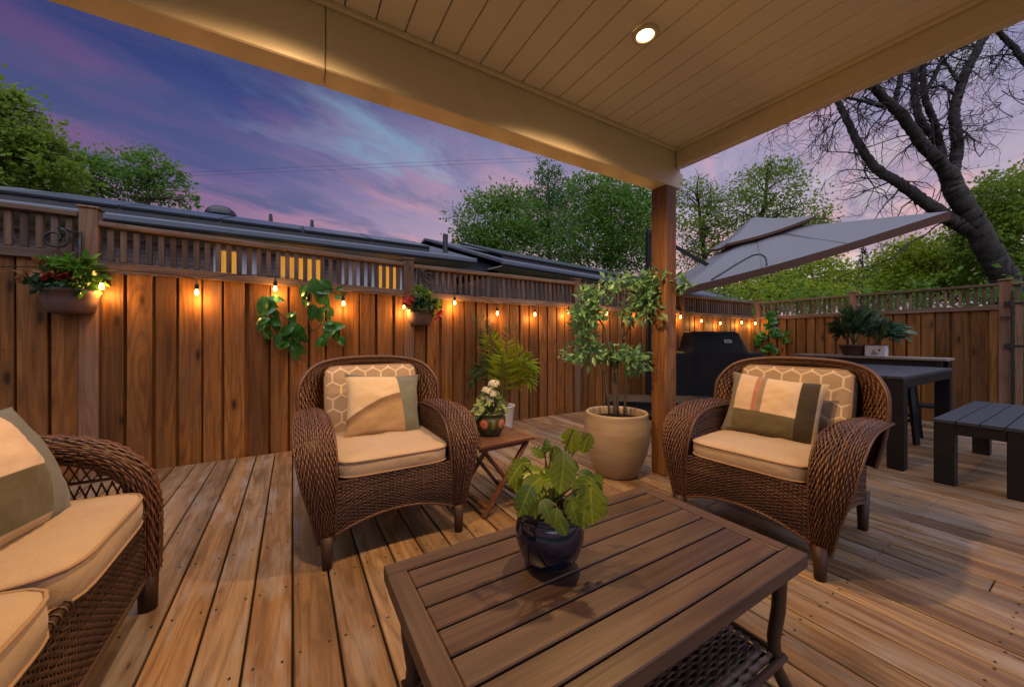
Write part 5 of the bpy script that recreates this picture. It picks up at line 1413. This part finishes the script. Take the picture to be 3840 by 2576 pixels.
for i, (sx, sy) in enumerate(BS):
    p = at_Y(sx, sy, 4.115); p.x = min(p.x, 8.74)
    top = p + Vector((0, 0, 0.115)); cable.append(top)
    b = obj('bulb', bulb_me, str_, p + Vector((0, 0, 0.03)) - so); obj('socket', sock, b)
    ld = bpy.data.lights.new('bulb_lamp', 'POINT'); ld.energy = 2.1; ld.color = (1.0, 0.47, 0.11); ld.shadow_soft_size = 0.018
    lo = bpy.data.objects.new('lamp', ld); link(lo, b); lo.location = (0, 0, -0.085)
q = MB(); pts = [at_Y(-150, 1010, 4.14)] + cable + [Vector((8.80, 4.12, 1.58))]
full = []
for a, b in zip(pts[:-1], pts[1:]):
    for k in range(8):
        t = k / 8; full.append(tuple(a.lerp(b, t) + UP * (0.030 * 4 * t * (1 - t)) - so))
full.append(tuple(pts[-1] - so))
q.tube(full, 0.0038, 6).build('cable', MT['socket'], str_, True)

# ---- tilted cantilever umbrella
A = at_d(2555, 1082, 4.43); B = at_d(3560, 792, 3.663)
ab = B - A; perp = Vector((-ab.y, ab.x, 0)); perp = perp.normalized() * ab.length * 0.5
if perp.dot(CAMF) < 0: perp = -perp
mid = (A + B) / 2; cen = mid + perp + UP * 0.20
C_, D_ = B + (cen - mid) * 2, A + (cen - mid) * 2
nrm = ab.cross(cen - mid).normalized(); nrm = nrm if nrm.z > 0 else -nrm
apex = cen + nrm * 0.46
um = thing('patio_umbrella', 'tilted grey-taupe cantilever umbrella with a vented top over the dining table', 'umbrella', (4.58, 3.66, 0))
uo = Vector((4.58, 3.66, 0))
def canopy(corners, apex, hole, sag, drop, n=10):
    q = MB(); q2 = MB(); m = len(corners)
    for i in range(m):
        a, b = corners[i], corners[(i + 1) % m]
        def P(u, v, a=a, b=b):
            e = a.lerp(b, u); k = hole + (1 - hole) * v
            p = apex.lerp(e, k); bel = math.sin(math.pi * u) * k
            return tuple(p - nrm * (sag * bel * (k) + 0.02 * math.sin(math.pi * k) + 0.006 * math.sin(u * 19 + k * 5) * k * (1 - k) * 4) - uo)
        q.grid(P, n, n, True)
        def E(u, v, a=a, b=b):
            p = Vector(P(u, 1.0)); return tuple(p - nrm * drop * v + (p + uo - cen).normalized() * 0.004)
        q2.grid(E, n, 1, True)
    return q, q2
q, q2 = canopy([A, B, C_, D_], apex, 0.16, 0.035, 0.085, 14)
cm = q.build('canopy', MT['canvas'], um, True); q2.build('valance', MT['canvas_edge'], um, True)
va = apex + nrm * 0.16
vc = [apex.lerp(c, 0.40) + nrm * 0.085 for c in (A, B, C_, D_)]
q, q2 = canopy(vc, va, 0.02, 0.03, 0.035, 8)
q.build('vent_canopy', MT['canvas'], um, True); q2.build('vent_hem', MT['canvas_edge'], um, True)
for c in (A, B, C_, D_, (A + B) / 2, (B + C_) / 2, (C_ + D_) / 2, (D_ + A) / 2):
    MB().bar(apex - nrm * 0.12 - uo, c - nrm * 0.075 - uo, 0.018, 0.026).build('rib', MT['black_paint'], um)
MB().tube([tuple(apex - nrm * 0.30 - uo), tuple(apex + nrm * 0.17 - uo)], 0.028, 10).build('hub', MT['black_paint'], um, True)
mt_ = Vector((4.58, 3.66, 2.70))
MB().box((0, 0, 1.36), (0.075, 0.055, 2.68), b=0.006).build('mast', MT['black_paint'], um)
MB().box((0, 0, 0.05), (0.95, 0.95, 0.05), b=0.01).box((0, 0, 0.13), (0.12, 0.12, 0.12), b=0.01).build('base', MT['black_paint'], um)
MB().bar(mt_ - uo, at_d(2760, 1055, 5.0) - uo, 0.035, 0.05).build('boom', MT['black_paint'], um)
MB().bar(at_d(2760, 1055, 5.0) - uo, apex - nrm * 0.28 - uo, 0.03, 0.045).build('boom', MT['black_paint'], um)
def near_panel(u, k):                        # a point on the near canopy panel
    p = apex.lerp(A.lerp(B, u), k); return p - nrm * (0.035 * math.sin(math.pi * u) * k * k + 0.02 * math.sin(math.pi * k)) + nrm * 0.009 - uo
MB().tube([tuple(near_panel(u, k)) for u, k in ((.13, .99), (.16, .90), (.20, .80), (.25, .72), (.30, .68), (.345, .71), (.365, .80), (.365, .90), (.36, .985))], 0.0075, 6).build('strap', MT['black_iron'], um, True)
for u in (0.34, 0.66):
    MB().tube([tuple(near_panel(u, k) - nrm * 0.006) for k in np.linspace(.2, .995, 14)], 0.0045, 5).build('seam', MT['canvas'], um, True)

# ================================================================ TREES
def px_blob(sx, sy, rx, ry, d, depth=None):
    k = d / F
    return (at_d(sx, sy, d), (rx * k, (depth or rx * 0.8) * k, ry * k))
def tree(name, label, base_px, d, blobs, n, size, mat, seed, trunk_px=None, bark='bark_l', tr=0.16, asp=0.62, clump=12, spread=0.36, limbs=26, group='trees beyond the fences'):
    """base_px: screen column of the trunk; blobs in pixels at distance d"""
    b = at_d(base_px, HY, d); b.z = -0.35
    t = thing(name, label, 'tree', b, 0, group)
    bl = [px_blob(*q[:4], d + (q[4] if len(q) > 4 else 0)) for q in blobs]
    rs = np.random.RandomState(seed); rg = random.Random(seed)
    q = MB()
    tp = [b] + [at_d(x, y, d) for x, y in (trunk_px or [(base_px, blobs[0][1])])]
    path = spline([tuple(p - b) for p in tp])
    q.tube([tuple(p) for p in path], np.linspace(tr, tr * 0.35, len(path)).tolist(), 8)
    zmax = path[-1][2]
    for k in range(limbs):
        c, r = bl[k % len(bl)]
        e = Vector(c) - b + Vector((rg.uniform(-.8, .8) * r[0], rg.uniform(-.8, .8) * r[1], rg.uniform(-.7, .85) * r[2]))
        hz = min(zmax, max(path[0][2] + (zmax - path[0][2]) * 0.45, e.z - rg.uniform(0.25, 0.6) * max(r)))
        j = int(np.argmin(np.abs(path[:, 2] - hz))); a = Vector(path[j])
        mm = a.lerp(e, .5) + Vector((rg.uniform(-.1, .1), rg.uniform(-.1, .1), rg.uniform(.0, .2))) * max(r)
        pts = spline([tuple(a), tuple(mm), tuple(e)])[::4]
        r0 = tr * rg.uniform(0.16, 0.32)
        q.tube([tuple(p) for p in pts], np.linspace(r0, r0 * .25, len(pts)).tolist(), 5, False)
        for _ in range(3):
            i0 = rg.randrange(len(pts) // 3, len(pts)); s0_ = Vector(pts[i0]); e2 = s0_ + Vector((rg.uniform(-1, 1), rg.uniform(-1, 1), rg.uniform(-.3, 1))) * max(r) * .45
            q.tube([tuple(s0_), tuple(s0_.lerp(e2, .5) + Vector((0, 0, .05))), tuple(e2)], [r0 * .35, r0 * .25, r0 * .1], 4, False)
    q.build('trunk', MT[bark], t, True)
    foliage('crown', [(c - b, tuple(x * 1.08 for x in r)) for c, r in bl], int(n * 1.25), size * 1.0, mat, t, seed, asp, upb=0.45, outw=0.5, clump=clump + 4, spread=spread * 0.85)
    return t
tree('leafy_tree', 'tall leafy green tree at the left edge above the solar roof', -30, 13.0,
     [(-40, 470, 170, 150), (60, 640, 190, 110), (0, 560, 150, 130), (150, 540, 75, 45), (205, 570, 60, 35), (215, 640, 70, 50), (-100, 560, 160, 200), (60, 390, 50, 40)], 9000, 0.20, L['olive'], 1, [(-30, 700), (0, 480)], tr=0.2)
tree('young_tree', 'slim pale green tree behind the solar roof, left of the wider one', 345, 17.0, [(350, 650, 68, 75), (330, 720, 80, 50), (360, 600, 30, 25)], 1500, 0.17, L['mid'], 2, [(345, 640)], tr=.1, clump=8)
tree('young_tree', 'wide airy tree behind the solar roof near the roof vent', 555, 17.5, [(550, 640, 110, 70), (500, 700, 110, 60), (600, 700, 90, 60), (480, 620, 40, 40), (560, 585, 50, 25), (640, 650, 40, 30), (700, 755, 40, 25), (735, 740, 12, 25)], 2600, 0.17, L['mid'], 3, [(555, 690), (560, 600)], tr=.12, clump=8)
tree('round_tree', 'rounded green tree beyond the second roof', 1860, 23.0, [(1850, 850, 140, 120), (1790, 920, 110, 75), (1920, 920, 150, 90), (1750, 970, 60, 40), (1830, 760, 70, 45), (1910, 740, 60, 55), (1960, 830, 90, 100)], 11000, 0.19, L['mid'], 4, [(1860, 850)], tr=.2)
tree('slender_tree', 'slender taller tree with a pointed top between two rounder ones', 2060, 25.0, [(2050, 720, 75, 80), (2060, 830, 110, 110), (2030, 645, 28, 40), (2085, 650, 24, 45), (2110, 900, 130, 100), (1985, 760, 45, 50), (2120, 730, 50, 60)], 7500, 0.18, L['dark'], 5, [(2060, 900), (2055, 640)], tr=.16, clump=9)
tree('full_tree', 'full green tree behind the cedar post', 2290, 22.0, [(2240, 770, 120, 100), (2330, 830, 140, 140), (2200, 900, 150, 100), (2430, 830, 90, 120), (2190, 710, 60, 55), (2360, 950, 130, 80), (2290, 710, 70, 50), (2380, 740, 80, 60)], 14000, 0.19, L['mid'], 6, [(2290, 800)], tr=.2)
tree('open_tree', 'open-branched tree with sparse leaves just right of the post', 2640, 30.0, [(2600, 740, 95, 60), (2580, 860, 100, 70), (2690, 820, 80, 80), (2620, 970, 100, 60)], 3000, 0.24, L['olive'], 7, [(2640, 960), (2620, 760)], 'bark', tr=.26, clump=7, limbs=40)
tree('open_tree', 'taller open-branched tree rising behind the umbrella', 2830, 30.5, [(2870, 700, 150, 65), (2980, 800, 130, 75), (2790, 780, 120, 70), (2900, 630, 80, 35), (3060, 870, 80, 55), (2760, 900, 100, 65), (2930, 880, 130, 55)], 5800, 0.24, L['olive'], 8, [(2800, 1040), (2860, 800), (2880, 650)], 'bark', tr=.30, clump=7, limbs=50)
tree('spreading_tree', 'lime green spreading tree below the umbrella', 2860, 22.0, [(3050, 1030, 160, 55), (2950, 1080, 140, 50), (3150, 1060, 90, 45), (2760, 1050, 110, 60), (3080, 980, 80, 35), (2660, 1080, 90, 50), (2900, 1120, 300, 40)], 9500, 0.20, L['lime'], 9, [(2840, 1100), (2900, 1020)], 'bark', tr=.2)
# dark conifer
cb = at_d(3235, HY, 26.0); cb.z = -0.35
con = thing('conifer', 'dark blue-green conifer between lighter trees', 'tree', cb, 0, 'trees beyond the fences')
MB().tube([(0, 0, 0), (0, 0, 7.6)], [0.18, 0.02], 8).build('trunk', MT['bark'], con, True)
cbl = []
for k in range(15):
    f_ = k / 14; z = 1.2 + f_ * 6.5; r_ = 1.75 * (1 - f_) + 0.16
    for j in range(7 if k < 12 else 3):
        a = j * 0.9 + k * 1.7; cbl.append((Vector((math.cos(a) * r_ * .62, math.sin(a) * r_ * .62, z)), (r_ * .45, r_ * .45, .20)))
foliage('crown', cbl, 8000, 0.22, L['conifer'], con, 77, 0.22, upb=0.2, outw=0.9, clump=10, hang=0.25)
tree('rounded_tree', 'bright mid-green tree just left of the bare trunk', 3430, 20.0, [(3400, 980, 110, 70), (3500, 960, 100, 80), (3350, 1060, 90, 50), (3480, 1060, 150, 60), (3560, 1010, 90, 80), (3600, 1080, 120, 50)], 9500, 0.19, L['lime'], 10, [(3430, 1000)], tr=.18)
tree('background_tree', 'shaded green tree in the gap beyond the conifer', 3330, 30.0, [(3330, 1010, 90, 80), (3260, 1080, 160, 60), (3400, 1060, 120, 60)], 4200, 0.24, L['dark'], 13, [(3330, 1020)], tr=.2)
tree('tall_tree', 'tall bright green tree at the right edge behind the bare tree', 3780, 17.0, [(3740, 760, 110, 100), (3840, 720, 110, 90), (3700, 880, 120, 90), (3820, 900, 130, 120), (3620, 800, 50, 70), (3640, 930, 80, 70), (3900, 820, 120, 150), (3800, 1020, 160, 70)], 12000, 0.19, L['olive'], 11, [(3780, 800)], tr=.2)

hd = thing('hedge', 'low dark green hedge seen through the slats of the side fence', 'hedge', (13.5, 1.5, -0.35))
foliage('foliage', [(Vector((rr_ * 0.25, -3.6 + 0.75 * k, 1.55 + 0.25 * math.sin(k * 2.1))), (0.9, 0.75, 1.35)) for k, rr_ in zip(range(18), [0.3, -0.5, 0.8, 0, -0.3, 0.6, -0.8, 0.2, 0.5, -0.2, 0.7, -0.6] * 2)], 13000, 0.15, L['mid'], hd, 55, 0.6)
MB().box((0, 2.7, 0.3), (0.5, 12.8, 0.6)).build('stems', MT['bark'], hd)
# ---- big leaning bare tree
bt0 = at_d(3772, HY, 8.6); bt0.z = -0.35
bare = thing('bare_tree', 'large leaning bare tree with forked dark limbs over the right fence', 'tree', bt0)
def bp(x, y, dd=0.0): return at_d(2500 + 0.7334 * x, 0.7334 * y, 8.6 + dd) - bt0
K = 0.7334 * 8.6 / F
limbs_ = [([(0, 0, 0), bp(1735, 1560), bp(1725, 1420), bp(1640, 1270), bp(1560, 1120), bp(1480, 985), bp(1440, 880)], [95, 88, 82, 76, 70, 66, 58]),
          ([bp(1585, 1190), bp(1480, 1140, .1), bp(1380, 1075, .2), bp(1200, 945, .3), bp(1065, 855, .35), bp(965, 705, .4), bp(885, 540, .5), bp(800, 430, .6)], [52, 50, 46, 38, 34, 28, 24, 20]),
          ([bp(1460, 930), bp(1390, 830, -.1), bp(1310, 740, -.15), bp(1200, 590, -.2), bp(1120, 510, -.25), bp(1030, 420, -.3), bp(940, 330, -.4)], [48, 44, 40, 36, 30, 26, 22]),
          ([bp(1420, 880), bp(1390, 740, .2), bp(1300, 620, .3), bp(1270, 480, .4), bp(1265, 350, .4), bp(1240, 200, .5)], [30, 30, 28, 26, 24, 20]),
          ([bp(1400, 760, .2), bp(1375, 640, .0), bp(1320, 500, -.1), bp(1310, 350, -.1), bp(1330, 200, -.1)], [26, 24, 22, 22, 18]),
          ([bp(1450, 930), bp(1470, 840, .1), bp(1485, 740, .15), bp(1470, 580, .2), bp(1510, 420, .2), bp(1580, 270, .2), bp(1650, 130, .2)], [48, 42, 38, 34, 32, 30, 26]),
          ([bp(1320, 480, -.1), bp(1370, 390, -.1), bp(1415, 280, -.15), bp(1450, 150, -.2)], [16, 15, 13, 10]),
          ([bp(1160, 540, -.2), bp(1180, 470, -.3), bp(1200, 380, -.3), bp(1215, 280, -.3)], [20, 18, 16, 14]),
          ([bp(1490, 420, .2), bp(1440, 340, .3), bp(1400, 280, .3)], [14, 10, 8]),
          ([bp(1110, 550, -.25), bp(1010, 520, -.3), bp(900, 500, -.4), bp(800, 520, -.5)], [14, 12, 9, 6]),
          ([bp(1470, 480, .2), bp(1400, 440, .1), bp(1330, 455, .0)], [12, 9, 7]),
          ([bp(1900, 420, .3), bp(1790, 260, .3), bp(1710, 180, .3), bp(1670, 120, .3)], [26, 22, 18, 15])]
rg = random.Random(31)
for j, (pts, ws) in enumerate(limbs_):
    path = spline([tuple(p) for p in pts]); rr = np.interp(np.linspace(0, 1, len(path)), np.linspace(0, 1, len(ws)), ws) * K * 0.5 * 2.0 * 0.62
    path = path + np.array([[rg.uniform(-1, 1) * K * 3 for _ in range(3)] for _ in path])
    MB().tube([tuple(p) for p in path], rr.tolist(), 12 if j < 6 else 8).build('trunk' if j == 0 else 'limb', MT['bark'], bare, True)
tw = MB()
def twig(p, d, L_, r, depth):
    pts = [p]; q = Vector(p)
    n = 5
    for i in range(n):
        d = (d + Vector((rg.gauss(0, .22), rg.gauss(0, .22), rg.gauss(-.04, .2)))).normalized()
        q = q + d * (L_ / n); pts.append(q.copy())
    tw.tube([tuple(x) for x in pts], np.linspace(r, r * .35, n + 1).tolist(), 4 if r < .012 else 5, False)
    if depth > 0:
        for k in range(rg.randint(3, 4)):
            i = rg.randint(1, n); dd = (d + Vector((rg.gauss(0, .8), rg.gauss(0, .6), rg.gauss(-.1, .7)))).normalized()
            twig(pts[i], dd, L_ * rg.uniform(.5, .75), r * .55, depth - 1)
for pts, ws in limbs_[1:]:
    path = spline([tuple(p) for p in pts])
    for k in range(max(5, int(len(path) / 9))):
        i = rg.randrange(len(path) // 5, len(path)); p = Vector(path[i])
        d = CAMR * rg.uniform(-1, .7) + UP * rg.uniform(-.75, .6) + CAMF * rg.uniform(-.5, .6)
        twig(p, d.normalized(), rg.uniform(.7, 1.5), 0.020, 2)
for k in range(16):   # fine drooping twigs left and right of the crown
    p = bp(rg.uniform(560, 900), rg.uniform(520, 640), rg.uniform(-.3, .5)); twig(p, (CAMR * rg.uniform(-1, -.1) + UP * rg.uniform(-.8, .05)).normalized(), rg.uniform(.6, 1.1), .010, 2)
for k in range(24):
    p = bp(rg.uniform(1560, 1850), rg.uniform(250, 620), rg.uniform(-.3, .6)); twig(p, (CAMR * rg.uniform(-1, .5) + UP * rg.uniform(-.6, .5)).normalized(), rg.uniform(.6, 1.2), .010, 2)
tw.build('twigs', MT['bark'], bare)['kind'] = 'stuff'

# ---- power lines
pl = thing('power_line', 'two thin dark wires crossing the pink sky', 'power line', at_d(1900, 600, 40))
po = at_d(1900, 600, 40)
for y0, y1, y2 in ((620, 604, 588), (634, 618, 602)):
    a, m_, b = at_d(-700, y0 + 90, 60), at_d(1700, y1, 40), at_d(2700, y2 - 10, 38)
    MB().tube([tuple(p) for p in spline([tuple(a - po), tuple(m_ - po), tuple(b - po)])[::2]], 0.012, 5, False).build('wire', MT['socket'], pl)
